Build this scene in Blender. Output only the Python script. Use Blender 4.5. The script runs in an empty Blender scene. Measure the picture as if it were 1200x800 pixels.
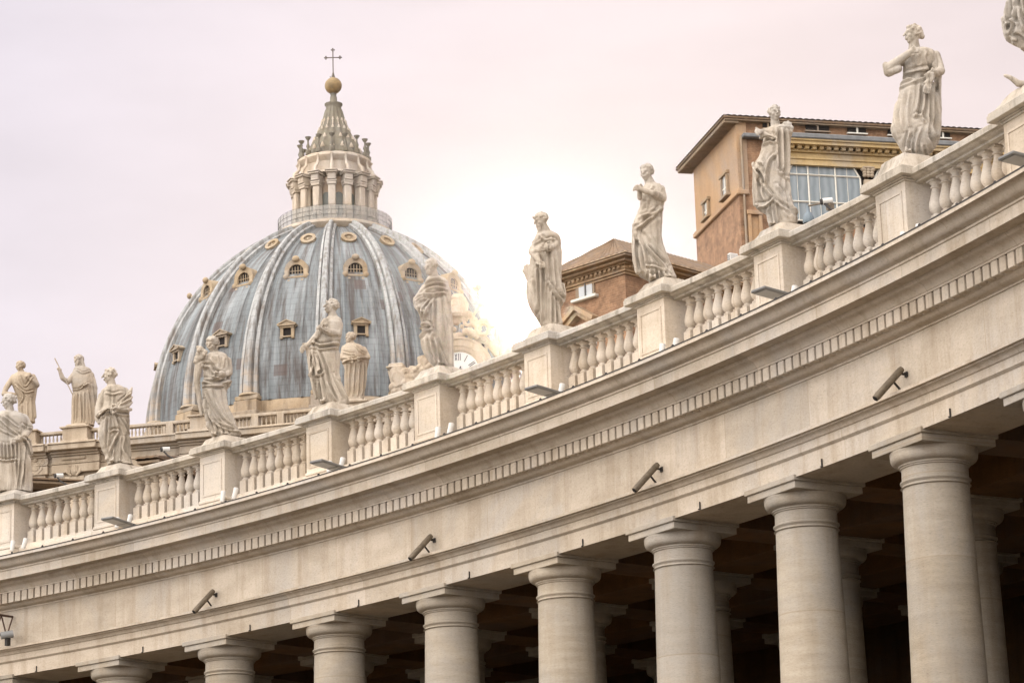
import bpy, bmesh, math, random
import numpy as np
from mathutils import Vector, Matrix, Quaternion
from mathutils import noise as mnoise

rad = math.radians
scene = bpy.context.scene
COL = scene.collection

# ------------------------------------------------------------------ camera
FPX, PITCH, ROLL, CAMZ = 3257.19, 0.266282, -0.029889, 1.6
cp_, sp_, cr_, sr_ = math.cos(PITCH), math.sin(PITCH), math.cos(ROLL), math.sin(ROLL)
X0 = Vector((1, 0, 0)); Z0 = Vector((0, -sp_, cp_)); FW = Vector((0, cp_, sp_))
RT = cr_*X0 + sr_*Z0; UP = -sr_*X0 + cr_*Z0
cam_d = bpy.data.cameras.new("camera")
cam_d.sensor_width = 36.0
cam_d.lens = 36.0*FPX/1200.0
cam_d.clip_start = 0.5; cam_d.clip_end = 5000
cam = bpy.data.objects.new("camera", cam_d); COL.objects.link(cam)
M = Matrix((RT, UP, -FW)).transposed().to_4x4(); M.translation = Vector((0, 0, CAMZ))
cam.matrix_world = M
scene.camera = cam

def ray0(x, y):
    return (FW + RT*((x-600)/FPX) + UP*((400-y)/FPX)).normalized()
# ------------------------------------------------------------------ sky, sun, exposure
SUNV = ray0(645, 374)
SUN_EL = math.asin(SUNV.z); SUN_AZ = math.atan2(SUNV.x, SUNV.y)
world = bpy.data.worlds.new("World"); scene.world = world; world.use_nodes = True
nt = world.node_tree; nt.nodes.clear()
wo = nt.nodes.new('ShaderNodeOutputWorld'); bg = nt.nodes.new('ShaderNodeBackground')
sky = nt.nodes.new('ShaderNodeTexSky'); sky.sky_type = 'NISHITA'; sky.sun_disc = False
sky.sun_elevation = SUN_EL; sky.sun_rotation = SUN_AZ
sky.air_density = 1.0; sky.dust_density = 2.0; sky.ozone_density = 1.0
SKY_STRENGTH = 0.10
# thin bright overcast veil over the clear sky, with an added bright patch high behind the viewer to light the fronts
tc = nt.nodes.new('ShaderNodeTexCoord')
nz = nt.nodes.new('ShaderNodeTexNoise'); nz.inputs['Scale'].default_value = 5.5; nz.inputs['Detail'].default_value = 6; nz.inputs['Roughness'].default_value = .55
mp = nt.nodes.new('ShaderNodeMapping'); mp.inputs['Scale'].default_value = (1, 1, 3.2)
nt.links.new(tc.outputs['Generated'], mp.inputs['Vector']); nt.links.new(mp.outputs['Vector'], nz.inputs['Vector'])
sep = nt.nodes.new('ShaderNodeSeparateXYZ'); nt.links.new(tc.outputs['Generated'], sep.inputs[0])
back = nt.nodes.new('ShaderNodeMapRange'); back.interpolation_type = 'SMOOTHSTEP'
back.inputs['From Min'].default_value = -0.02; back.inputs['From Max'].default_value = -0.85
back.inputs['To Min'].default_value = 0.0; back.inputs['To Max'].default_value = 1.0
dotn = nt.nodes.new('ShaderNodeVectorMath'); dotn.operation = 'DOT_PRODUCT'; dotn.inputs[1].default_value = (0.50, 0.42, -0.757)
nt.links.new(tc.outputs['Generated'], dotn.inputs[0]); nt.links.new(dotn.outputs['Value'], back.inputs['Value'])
cl = nt.nodes.new('ShaderNodeMapRange')
cl.inputs['From Min'].default_value = 0.3; cl.inputs['From Max'].default_value = 0.72
cl.inputs['To Min'].default_value = 0.90; cl.inputs['To Max'].default_value = 1.08
nt.links.new(nz.outputs['Fac'], cl.inputs['Value'])
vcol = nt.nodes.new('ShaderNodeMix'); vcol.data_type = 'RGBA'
lr = nt.nodes.new('ShaderNodeMapRange'); lr.inputs['From Min'].default_value = -.17; lr.inputs['From Max'].default_value = .10
nt.links.new(sep.outputs['X'], lr.inputs['Value'])
fcol = nt.nodes.new('ShaderNodeMix'); fcol.data_type = 'RGBA'; fcol.inputs[6].default_value = (4.75, 4.42, 4.95, 1); fcol.inputs[7].default_value = (5.05, 4.40, 4.55, 1)
nt.links.new(lr.outputs[0], fcol.inputs[0]); nt.links.new(fcol.outputs[2], vcol.inputs[6])
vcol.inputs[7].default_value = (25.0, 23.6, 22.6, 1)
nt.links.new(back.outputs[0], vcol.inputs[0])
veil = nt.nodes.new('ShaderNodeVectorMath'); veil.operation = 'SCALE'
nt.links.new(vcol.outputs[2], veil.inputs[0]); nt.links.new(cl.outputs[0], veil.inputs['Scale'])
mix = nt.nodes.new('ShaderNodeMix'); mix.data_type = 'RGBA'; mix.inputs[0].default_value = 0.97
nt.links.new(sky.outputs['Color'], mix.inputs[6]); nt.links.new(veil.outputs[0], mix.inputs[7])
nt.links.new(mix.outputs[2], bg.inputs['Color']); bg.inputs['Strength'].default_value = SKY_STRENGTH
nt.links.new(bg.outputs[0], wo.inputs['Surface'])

sun_d = bpy.data.lights.new("sun", 'SUN'); sun_d.energy = 2.4; sun_d.angle = rad(0.5); sun_d.color = (1.0, 0.88, 0.72)
sun = bpy.data.objects.new("sun", sun_d); COL.objects.link(sun)
sun.rotation_euler = SUNV.to_track_quat('Z', 'Y').to_euler(); sun.location = (0, 0, 200)

vs = scene.view_settings
scene.display_settings.display_device = 'sRGB'
vs.view_transform = 'Standard'; vs.look = 'None'; vs.gamma = 1.0; vs.use_curve_mapping = False
vs.exposure = 0.70
cy = scene.cycles
cy.max_bounces = 8; cy.diffuse_bounces = 2; cy.glossy_bounces = 2; cy.transparent_max_bounces = 8; cy.volume_bounces = 0
cy.use_denoising = True
cy.volume_step_rate = 4

# ------------------------------------------------------------------ helpers
rng = random.Random(7)

def ray(x, y):
    """direction through a point of the photograph (1200 x 800)"""
    u = (x-600)/FPX; v = (400-y)/FPX
    return (FW + RT*u + UP*v).normalized()
CAM = Vector((0, 0, CAMZ))

def at_plane(x, y, P, n):
    r = ray(x, y); t = (Vector(P)-CAM).dot(n)/r.dot(n)
    return CAM + r*t
def at_dist(x, y, D):
    r = ray(x, y); return CAM + r*(D/math.hypot(r.x, r.y))
def at_z(x, y, z):
    r = ray(x, y); return CAM + r*((z-CAMZ)/r.z)

def mesh_obj(name, V, F, mat, parent=None, smooth=False, edges=None):
    me = bpy.data.meshes.new(name)
    me.from_pydata([tuple(v) for v in V], edges or [], [tuple(f) for f in F]); me.update()
    if smooth: me.polygons.foreach_set('use_smooth', [True]*len(me.polygons))
    if mat: me.materials.append(mat)
    o = bpy.data.objects.new(name, me); COL.objects.link(o)
    if parent: o.parent = parent
    return o

def tag(o, label, cat=None, group=None, kind=None):
    if label: o['label'] = label
    if cat: o['category'] = cat
    if group: o['group'] = group
    if kind: o['kind'] = kind
    return o

def thing(name, label, cat, loc=(0, 0, 0), rotz=0.0, group=None):
    o = bpy.data.objects.new(name, None); COL.objects.link(o)
    o.location = loc; o.rotation_euler = (0, 0, rotz); o.empty_display_size = .3
    return tag(o, label, cat, group)

def dup(o, parent=None):
    c = o.copy(); COL.objects.link(c)
    if parent: c.parent = parent
    for ch in list(o.children):
        dup(ch, c)
    return c

class MB:
    """collects shapes of ONE object"""
    def __init__(s): s.V = []; s.F = []
    def add(s, V, F):
        b = len(s.V); s.V += [Vector(v) for v in V]; s.F += [tuple(i+b for i in f) for f in F]
    def box(s, c, d, mat=None, bev=0.0):
        x, y, z = d[0]/2, d[1]/2, d[2]/2
        if bev > 0:
            b = min(bev, x*.9, y*.9, z*.9); V = []; 
            for sx in (-1, 1):
                for sy in (-1, 1):
                    for sz in (-1, 1):
                        V += [(sx*x, sy*(y-b), sz*(z-b)), (sx*(x-b), sy*y, sz*(z-b)), (sx*(x-b), sy*(y-b), sz*z)]
            bm = bmesh.new(); vs_ = [bm.verts.new(v) for v in V]
            r = bmesh.ops.convex_hull(bm, input=vs_); bm.verts.index_update()
            VV = [v.co.copy() for v in bm.verts]; FF = [[v.index for v in f.verts] for f in bm.faces]; bm.free()
        else:
            VV = [Vector((sx*x, sy*y, sz*z)) for sx in (-1, 1) for sy in (-1, 1) for sz in (-1, 1)]
            FF = [(0, 1, 3, 2), (4, 6, 7, 5), (0, 4, 5, 1), (2, 3, 7, 6), (0, 2, 6, 4), (1, 5, 7, 3)]
        c = Vector(c)
        s.add([(mat @ v if mat else v)+c for v in VV], FF); return s
    def lathe(s, prof, n=24, c=(0, 0, 0), cap=True, mat=None):
        V = []; F = []; m = len(prof)
        for r, z in prof:
            for k in range(n):
                a = 2*math.pi*k/n; V.append(Vector((r*math.cos(a), r*math.sin(a), z)))
        for i in range(m-1):
            for k in range(n):
                k2 = (k+1) % n
                F.append((i*n+k, i*n+k2, (i+1)*n+k2, (i+1)*n+k))
        if cap:
            F.append(tuple(range(n-1, -1, -1))); F.append(tuple((m-1)*n+k for k in range(n)))
        c = Vector(c)
        s.add([(mat @ v if mat else v)+c for v in V], F); return s
    def tube(s, pts, radii, n=10, cap=True):
        pts = [Vector(p) for p in pts]
        if not hasattr(radii, '__len__'): radii = [radii]*len(pts)
        V = []; F = []; prev = None
        for i, p in enumerate(pts):
            if i == 0: t = pts[1]-p
            elif i == len(pts)-1: t = p-pts[i-1]
            else: t = (pts[i+1]-p).normalized()+(p-pts[i-1]).normalized()
            t.normalize()
            if prev is None:
                a = Vector((0, 0, 1)) if abs(t.z) < .9 else Vector((1, 0, 0)); u = t.cross(a).normalized()
            else:
                u = (prev - t*prev.dot(t)).normalized()
            prev = u; w = t.cross(u)
            for k in range(n):
                a = 2*math.pi*k/n; V.append(p+(u*math.cos(a)+w*math.sin(a))*radii[i])
        for i in range(len(pts)-1):
            for k in range(n):
                k2 = (k+1) % n; F.append((i*n+k, i*n+k2, (i+1)*n+k2, (i+1)*n+k))
        if cap:
            F.append(tuple(range(n-1, -1, -1))); F.append(tuple((len(pts)-1)*n+k for k in range(n)))
        s.add(V, F); return s
    def ball(s, c, r, mat=None, nu=14, nv=9):
        if not hasattr(r, '__len__'): r = (r, r, r)
        V = [Vector((0, 0, -1))]; F = []
        for j in range(1, nv):
            ph = -math.pi/2+math.pi*j/nv
            for k in range(nu):
                a = 2*math.pi*k/nu; V.append(Vector((math.cos(ph)*math.cos(a), math.cos(ph)*math.sin(a), math.sin(ph))))
        V.append(Vector((0, 0, 1)))
        for k in range(nu):
            k2 = (k+1) % nu
            F.append((0, 1+k2, 1+k)); F.append((len(V)-1, 1+(nv-2)*nu+k, 1+(nv-2)*nu+k2))
            for j in range(nv-2):
                F.append((1+j*nu+k, 1+j*nu+k2, 1+(j+1)*nu+k2, 1+(j+1)*nu+k))
        c = Vector(c)
        W = [Vector((v.x*r[0], v.y*r[1], v.z*r[2])) for v in V]
        s.add([(mat @ v if mat else v)+c for v in W], F); return s
    def capsule(s, a, b, ra, rb):
        s.ball(a, ra, nu=12, nv=8); s.ball(b, rb, nu=12, nv=8)
        s.tube([a, b], [ra, rb], 12); return s
    def prism(s, poly, h, mat=None, c=(0, 0, 0)):
        """poly in x-z, extruded along y by h"""
        n = len(poly); c = Vector(c)
        V = [Vector((x, -h/2, z)) for x, z in poly]+[Vector((x, h/2, z)) for x, z in poly]
        F = [tuple(range(n)), tuple(range(2*n-1, n-1, -1))]+[((i+1) % n, i, n+i, n+(i+1) % n) for i in range(n)]
        s.add([(mat @ v if mat else v)+c for v in V], F); return s
    def build(s, name, mat, parent=None, smooth=False, auto=None):
        o = mesh_obj(name, s.V, s.F, mat, parent, smooth)
        bm = bmesh.new(); bm.from_mesh(o.data); bmesh.ops.recalc_face_normals(bm, faces=bm.faces[:]); 
        if auto:
            for e in bm.edges:
                if len(e.link_faces) == 2 and e.calc_face_angle(0) > rad(auto): e.smooth = False
            for f in bm.faces: f.smooth = True
        bm.to_mesh(o.data); bm.free()
        return o

# ------------------------------------------------------------------ materials
def new_mat(name):
    m = bpy.data.materials.new(name); m.use_nodes = True
    n = m.node_tree; return m, n, n.nodes['Principled BSDF']
def N(n, t, **kw):
    x = n.nodes.new(t)
    for k, v in kw.items():
        if k in x.inputs: x.inputs[k].default_value = v
        else: setattr(x, k, v)
    return x
def ramp(n, stops):
    r = n.nodes.new('ShaderNodeValToRGB'); e = r.color_ramp.elements
    while len(e) < len(stops): e.new(.5)
    for i, (p, c) in enumerate(stops): e[i].position = p; e[i].color = (*c, 1)
    return r
def mixc(n, f, a, b, mode='MIX'):
    x = n.nodes.new('ShaderNodeMix'); x.data_type = 'RGBA'; x.blend_type = mode
    for s, v in ((0, f), (6, a), (7, b)):
        if hasattr(v, 'is_linked'): n.links.new(v, x.inputs[s])
        elif s == 0: x.inputs[0].default_value = v
        else: x.inputs[s].default_value = (*v, 1)
    return x.outputs[2]

def stone_mat(name, base, dark, stain, strata=0.0, scale=1.0, stain_amt=.5, bump=.25, joints=None, drums=False):
    """weathered stone: mottling, fine grain, rain streaks with a shape of their own"""
    m, n, b = new_mat(name); L = n.links
    geo = N(n, 'ShaderNodeNewGeometry')
    mp1 = N(n, 'ShaderNodeMapping'); mp1.inputs['Scale'].default_value = (scale, scale, scale*(1+strata*7)); L.new(geo.outputs['Position'], mp1.inputs['Vector'])
    n1 = N(n, 'ShaderNodeTexNoise', Scale=1.3, Detail=8, Roughness=.62); L.new(mp1.outputs[0], n1.inputs['Vector'])
    r1 = ramp(n, [(.32, dark), (.62, base)]); L.new(n1.outputs['Fac'], r1.inputs['Fac'])
    n0 = N(n, 'ShaderNodeTexNoise', Scale=.33*scale, Detail=9, Roughness=.68, Distortion=.6); L.new(geo.outputs['Position'], n0.inputs['Vector'])
    r0_ = ramp(n, [(.46, (0, 0, 0)), (.62, (.75, .75, .75))]); L.new(n0.outputs['Fac'], r0_.inputs['Fac'])
    gm = sum(base)/3
    c0 = mixc(n, r0_.outputs['Color'], r1.outputs['Color'], tuple(.45*k_*.92+.55*gm*.86 for k_ in base))
    mp2 = N(n, 'ShaderNodeMapping'); mp2.inputs['Scale'].default_value = (3.2*scale, 3.2*scale, .32*scale); L.new(geo.outputs['Position'], mp2.inputs['Vector'])
    n2 = N(n, 'ShaderNodeTexNoise', Scale=1.0, Detail=6, Roughness=.65); L.new(mp2.outputs[0], n2.inputs['Vector'])
    r2 = ramp(n, [(.49, (0, 0, 0)), (.72, (1, 1, 1))]); L.new(n2.outputs['Fac'], r2.inputs['Fac'])
    sm = N(n, 'ShaderNodeMath', operation='MULTIPLY'); sm.inputs[1].default_value = stain_amt; L.new(r2.outputs['Color'], sm.inputs[0])
    c = mixc(n, sm.outputs[0], c0, stain)
    n3 = N(n, 'ShaderNodeTexNoise', Scale=22*scale, Detail=5, Roughness=.7)
    mp3 = N(n, 'ShaderNodeMapping'); mp3.inputs['Scale'].default_value = (1, 1, 1+strata*4); L.new(geo.outputs['Position'], mp3.inputs['Vector']); L.new(mp3.outputs[0], n3.inputs['Vector'])
    r3 = ramp(n, [(.30, (.70, .685, .665)), (.42, (.93, .93, .925)), (.68, (1.06, 1.06, 1.06))]); L.new(n3.outputs['Fac'], r3.inputs['Fac'])
    c = mixc(n, 1.0, c, r3.outputs['Color'], 'MULTIPLY')
    if joints:      # every block and baluster a slightly different stone
        ob = N(n, 'ShaderNodeObjectInfo'); ro = ramp(n, [(0, (.90, .885, .865)), (.6, (1, 1, 1)), (1, (1.06, 1.055, 1.05))]); L.new(ob.outputs['Random'], ro.inputs['Fac']); c = mixc(n, 1.0, c, ro.outputs['Color'], 'MULTIPLY')
    if joints or drums:
        sx = N(n, 'ShaderNodeSeparateXYZ'); L.new(geo.outputs['Position'], sx.inputs[0])
        def mth(op, a, b_=None):
            q = N(n, 'ShaderNodeMath', operation=op)
            for k_, v_ in enumerate((a, b_)):
                if v_ is None: continue
                if hasattr(v_, 'is_linked'): L.new(v_, q.inputs[k_])
                else: q.inputs[k_].default_value = v_
            return q.outputs[0]
        if joints:      # blocks along the curve of the building, staggered by course
            an = mth('MULTIPLY', mth('ARCTAN2', mth('ADD', sx.outputs['X'], 57.86265), mth('ADD', sx.outputs['Y'], -16.71341)), 73.187/joints)
            row_ = mth('FLOOR', mth('MULTIPLY', mth('ADD', sx.outputs['Z'], -13.68), 1.0)); u_ = mth('ADD', an, mth('MULTIPLY', row_, .37))
        else:
            oi = N(n, 'ShaderNodeObjectInfo'); u_ = mth('ADD', mth('DIVIDE', sx.outputs['Z'], 2.3), mth('MULTIPLY', oi.outputs['Random'], 7.0)); row_ = oi.outputs['Random']
        cb = N(n, 'ShaderNodeCombineXYZ'); L.new(mth('FLOOR', u_), cb.inputs[0]); L.new(row_, cb.inputs[1])
        wn_ = N(n, 'ShaderNodeTexWhiteNoise', noise_dimensions='2D'); L.new(cb.outputs[0], wn_.inputs['Vector'])
        rt = ramp(n, [(0, (.88, .87, .85)), (.5, (1, 1, 1)), (1, (1.06, 1.055, 1.05))]); L.new(wn_.outputs['Value'], rt.inputs['Fac'])
        c = mixc(n, 1.0, c, rt.outputs['Color'], 'MULTIPLY')
        fr_ = mth('FRACT', u_); jl = mth('LESS_THAN', fr_, .006 if joints else .010); c = mixc(n, mth('MULTIPLY', jl, .45), c, stain)
    L.new(c, b.inputs['Base Color']); b.inputs['Roughness'].default_value = .85
    b.inputs['Specular IOR Level'].default_value = .25
    bp = N(n, 'ShaderNodeBump', Strength=bump, Distance=.02/scale if scale > .5 else .04); L.new(n3.outputs['Fac'], bp.inputs['Height']); L.new(bp.outputs[0], b.inputs['Normal'])
    return m

def plain_mat(name, col, rough=.6, metal=0.0, var=.12, scale=6.0, spec=.4):
    m, n, b = new_mat(name)
    tcx = N(n, 'ShaderNodeNewGeometry'); nz_ = N(n, 'ShaderNodeTexNoise', Scale=scale, Detail=5); n.links.new(tcx.outputs['Position'], nz_.inputs['Vector'])
    r = ramp(n, [(.3, tuple(c*(1-var) for c in col)), (.7, tuple(min(1, c*(1+var)) for c in col))]); n.links.new(nz_.outputs['Fac'], r.inputs['Fac'])
    n.links.new(r.outputs['Color'], b.inputs['Base Color'])
    b.inputs['Roughness'].default_value = rough; b.inputs['Metallic'].default_value = metal; b.inputs['Specular IOR Level'].default_value = spec
    return m

M_TRAV = stone_mat('travertine', (.535, .465, .38), (.44, .375, .295), (.28, .21, .135), strata=.2, scale=.8, stain_amt=.5, joints=2.9)
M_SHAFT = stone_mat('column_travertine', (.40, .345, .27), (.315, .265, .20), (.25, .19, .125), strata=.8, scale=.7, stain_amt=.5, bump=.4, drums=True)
M_STATUE = stone_mat('statue_stone', (.45, .395, .325), (.35, .295, .23), (.15, .125, .09), scale=1.4, stain_amt=.8, bump=.4)
M_RAIL = stone_mat('weathered_travertine', (.47, .42, .35), (.34, .30, .245), (.13, .115, .09), strata=.1, scale=1.1, stain_amt=.8, bump=.4)
M_INNER_SHADE = stone_mat('shade_dark_travertine', (.17, .085, .032), (.12, .06, .022), (.07, .036, .014), strata=.25, scale=.8)  # travertine darkened to brown, the interior's shade put into its colour
M_FACADE = stone_mat('facade_stone', (.43, .355, .265), (.33, .265, .19), (.20, .145, .095), scale=.45, stain_amt=.65)
M_DRUM = stone_mat('drum_stone', (.37, .285, .19), (.25, .18, .11), (.10, .07, .045), scale=.3, stain_amt=.85)
M_LANT = stone_mat('lantern_stone', (.52, .44, .35), (.42, .34, .25), (.28, .21, .14), scale=.4, stain_amt=.5)
M_SPIRE = stone_mat('spire_lead', (.20, .18, .135), (.14, .12, .085), (.08, .065, .045), scale=.8)
M_DORMER = stone_mat('dormer_stone', (.38, .295, .195), (.26, .195, .12), (.17, .115, .07), scale=.5, stain_amt=.5)
M_DARK = plain_mat('dark_opening', (.018, .014, .012), .9)
M_GOLD = plain_mat('gilded_bronze', (.22, .15, .065), .55, .2, .35, 1.4)
M_BRONZE = plain_mat('dark_bronze', (.10, .08, .06), .6, .3)
M_WHITE = plain_mat('white_enamel', (.50, .49, .465), .4, 0, .04)
M_GREY = plain_mat('grey_enamel', (.13, .127, .12), .5, .2, .08)
M_IRON = plain_mat('dark_iron', (.035, .03, .027), .7, .2)
M_TUBE = plain_mat('weathered_metal', (.15, .12, .085), .55, .3, .25, 12)
M_PAVE = stone_mat('piazza_cobbles', (.090, .062, .036), (.068, .047, .028), (.045, .033, .022), scale=.4)

def lead_mat():
    m, n, b = new_mat('lead_sheet'); L = n.links
    tco = N(n, 'ShaderNodeTexCoord'); s = N(n, 'ShaderNodeSeparateXYZ'); L.new(tco.outputs['Object'], s.inputs[0])
    at = N(n, 'ShaderNodeMath', operation='ARCTAN2'); L.new(s.outputs['Y'], at.inputs[0]); L.new(s.outputs['X'], at.inputs[1])
    au = N(n, 'ShaderNodeMath', operation='MULTIPLY'); au.inputs[1].default_value = 22.0; L.new(at.outputs[0], au.inputs[0])
    cv = N(n, 'ShaderNodeCombineXYZ'); L.new(au.outputs[0], cv.inputs[0]); L.new(s.outputs['Z'], cv.inputs[1])
    def scaled(sx, sy, off=0):
        q = N(n, 'ShaderNodeMapping'); q.inputs['Scale'].default_value = (sx, sy, 1); q.inputs['Location'].default_value = (off, off*.7, 0)
        L.new(cv.outputs[0], q.inputs['Vector']); return q.outputs[0]
    big = N(n, 'ShaderNodeTexNoise', Scale=1.0, Detail=5, Roughness=.6); L.new(scaled(.22, .06), big.inputs['Vector'])
    r1 = ramp(n, [(.3, (.11, .125, .13)), (.52, (.175, .194, .20)), (.72, (.255, .27, .272))]); L.new(big.outputs['Fac'], r1.inputs['Fac'])
    stk = N(n, 'ShaderNodeTexNoise', Scale=1.0, Detail=7, Roughness=.7); L.new(scaled(1.05, .10, 3), stk.inputs['Vector'])
    r2 = ramp(n, [(.445, (0, 0, 0)), (.61, (.95, .95, .95))]); L.new(stk.outputs['Fac'], r2.inputs['Fac'])
    c = mixc(n, r2.outputs['Color'], r1.outputs['Color'], (.062, .05, .043))
    pale = N(n, 'ShaderNodeTexNoise', Scale=1.0, Detail=6, Roughness=.65); L.new(scaled(1.9, .12, 11), pale.inputs['Vector'])
    r3 = ramp(n, [(.58, (0, 0, 0)), (.80, (.5, .5, .5))]); L.new(pale.outputs['Fac'], r3.inputs['Fac'])
    c = mixc(n, r3.outputs['Color'], c, (.44, .45, .45))
    # a few replaced sheets, rust brown
    sn = N(n, 'ShaderNodeVectorMath', operation='FLOOR'); L.new(scaled(.62, .72), sn.inputs[0])
    wn = N(n, 'ShaderNodeTexWhiteNoise', noise_dimensions='2D'); L.new(sn.outputs[0], wn.inputs['Vector'])
    gt = N(n, 'ShaderNodeMath', operation='GREATER_THAN'); gt.inputs[1].default_value = .978; L.new(wn.outputs['Value'], gt.inputs[0])
    g2 = N(n, 'ShaderNodeMath', operation='MULTIPLY'); g2.inputs[1].default_value = .65; L.new(gt.outputs[0], g2.inputs[0])
    c = mixc(n, g2.outputs[0], c, (.085, .055, .045))
    # seams between the sheets
    br = N(n, 'ShaderNodeTexBrick'); br.offset = 0.0; br.inputs['Scale'].default_value = 1.0
    br.inputs['Brick Width'].default_value = .95; br.inputs['Row Height'].default_value = .80; br.inputs['Mortar Size'].default_value = .035
    br.inputs['Color1'].default_value = (1, 1, 1, 1); br.inputs['Color2'].default_value = (.93, .935, .94, 1); br.inputs['Mortar'].default_value = (.74, .74, .74, 1)
    L.new(cv.outputs[0], br.inputs['Vector'])
    c = mixc(n, 1.0, c, br.outputs['Color'], 'MULTIPLY')
    L.new(c, b.inputs['Base Color']); b.inputs['Roughness'].default_value = .6; b.inputs['Metallic'].default_value = 0.0; b.inputs['Specular IOR Level'].default_value = .35
    bp = N(n, 'ShaderNodeBump', Strength=.5, Distance=.08); L.new(br.outputs['Fac'], bp.inputs['Height']); bp.invert = True; L.new(bp.outputs[0], b.inputs['Normal'])
    return m
M_LEAD = lead_mat()

def rib_mat():
    m, n, b = new_mat('rib_lead'); L = n.links
    tco = N(n, 'ShaderNodeTexCoord'); 
    mp1 = N(n, 'ShaderNodeMapping'); mp1.inputs['Scale'].default_value = (1.6, 1.6, .12); L.new(tco.outputs['Object'], mp1.inputs['Vector'])
    a = N(n, 'ShaderNodeTexNoise', Scale=1.0, Detail=7, Roughness=.65); L.new(mp1.outputs[0], a.inputs['Vector'])
    r = ramp(n, [(.36, (.13, .112, .095)), (.52, (.25, .255, .25)), (.7, (.36, .36, .345))]); L.new(a.outputs['Fac'], r.inputs['Fac'])
    s = N(n, 'ShaderNodeSeparateXYZ'); L.new(tco.outputs['Object'], s.inputs[0])
    lo = N(n, 'ShaderNodeMapRange'); lo.inputs['From Min'].default_value = 8; lo.inputs['From Max'].default_value = 0; L.new(s.outputs['Z'], lo.inputs['Value'])
    b2 = N(n, 'ShaderNodeTexNoise', Scale=.55, Detail=6, Roughness=.7); L.new(tco.outputs['Object'], b2.inputs['Vector'])
    r2 = ramp(n, [(.42, (0, 0, 0)), (.6, (1, 1, 1))]); L.new(b2.outputs['Fac'], r2.inputs['Fac'])
    mu = N(n, 'ShaderNodeMath', operation='MULTIPLY'); L.new(lo.outputs[0], mu.inputs[0]); L.new(r2.outputs['Color'], mu.inputs[1])
    c = mixc(n, mu.outputs[0], r.outputs['Color'], (.36, .27, .18))
    w = N(n, 'ShaderNodeMath', operation='FRACT'); ws = N(n, 'ShaderNodeMath', operation='MULTIPLY'); ws.inputs[1].default_value = .95
    L.new(s.outputs['Z'], ws.inputs[0]); L.new(ws.outputs[0], w.inputs[0])
    lt = N(n, 'ShaderNodeMath', operation='LESS_THAN'); lt.inputs[1].default_value = .1; L.new(w.outputs[0], lt.inputs[0])
    l2 = N(n, 'ShaderNodeMath', operation='MULTIPLY'); l2.inputs[1].default_value = .45; L.new(lt.outputs[0], l2.inputs[0])
    c = mixc(n, l2.outputs[0], c, (.16, .15, .14))
    L.new(c, b.inputs['Base Color']); b.inputs['Roughness'].default_value = .6
    return m
M_RIB = rib_mat()

def brick_mat(name, c1, c2, mortar, sc=1.0):
    m, n, b = new_mat(name); L = n.links
    tco = N(n, 'ShaderNodeTexCoord'); s = N(n, 'ShaderNodeSeparateXYZ'); L.new(tco.outputs['Object'], s.inputs[0])
    ad = N(n, 'ShaderNodeMath', operation='ADD'); L.new(s.outputs['X'], ad.inputs[0]); L.new(s.outputs['Y'], ad.inputs[1])
    cv = N(n, 'ShaderNodeCombineXYZ'); L.new(ad.outputs[0], cv.inputs[0]); L.new(s.outputs['Z'], cv.inputs[1])
    br = N(n, 'ShaderNodeTexBrick'); br.inputs['Scale'].default_value = sc
    br.inputs['Brick Width'].default_value = .34; br.inputs['Row Height'].default_value = .11; br.inputs['Mortar Size'].default_value = .012
    br.inputs['Color1'].default_value = (*c1, 1); br.inputs['Color2'].default_value = (*c2, 1); br.inputs['Mortar'].default_value = (*mortar, 1)
    L.new(cv.outputs[0], br.inputs['Vector'])
    nz_ = N(n, 'ShaderNodeTexNoise', Scale=1.5, Detail=10, Roughness=.75); L.new(tco.outputs['Object'], nz_.inputs['Vector'])
    r = ramp(n, [(.33, (.48, .45, .43)), (.64, (1.22, 1.20, 1.16))]); L.new(nz_.outputs['Fac'], r.inputs['Fac'])
    c = mixc(n, 1.0, br.outputs['Color'], r.outputs['Color'], 'MULTIPLY')
    sp = N(n, 'ShaderNodeTexNoise', Scale=.35, Detail=7, Roughness=.75); L.new(tco.outputs['Object'], sp.inputs['Vector'])
    r4 = ramp(n, [(.6, (0, 0, 0)), (.7, (.7, .7, .7))]); L.new(sp.outputs['Fac'], r4.inputs['Fac'])
    c = mixc(n, r4.outputs['Color'], c, mortar)
    L.new(c, b.inputs['Base Color']); b.inputs['Roughness'].default_value = .9
    bp = N(n, 'ShaderNodeBump', Strength=.4, Distance=.02); L.new(br.outputs['Fac'], bp.inputs['Height']); bp.invert = True; L.new(bp.outputs[0], b.inputs['Normal'])
    return m
M_BRICK = brick_mat('old_brick', (.30, .175, .10), (.245, .14, .08), (.31, .205, .13))
M_CREAM = stone_mat('cream_stucco', (.42, .275, .155), (.34, .215, .12), (.28, .18, .10), scale=.5, stain_amt=.4, bump=.1)
M_OCHRE = stone_mat('ochre_stucco', (.52, .39, .20), (.42, .30, .14), (.30, .19, .08), scale=.6, stain_amt=.4, bump=.1)
M_TILE = stone_mat('roof_tile', (.21, .14, .085), (.13, .085, .05), (.09, .065, .045), scale=2.2, stain_amt=.7)
M_EAVE = stone_mat('eave_boards', (.33, .25, .17), (.25, .185, .12), (.12, .085, .055), scale=1.0, stain_amt=.5)
M_SLATE = plain_mat('grey_gutter', (.16, .165, .165), .7, 0, .2, 3)
M_FRAME = plain_mat('window_frame_paint', (.62, .60, .53), .5, 0, .06)

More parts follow.
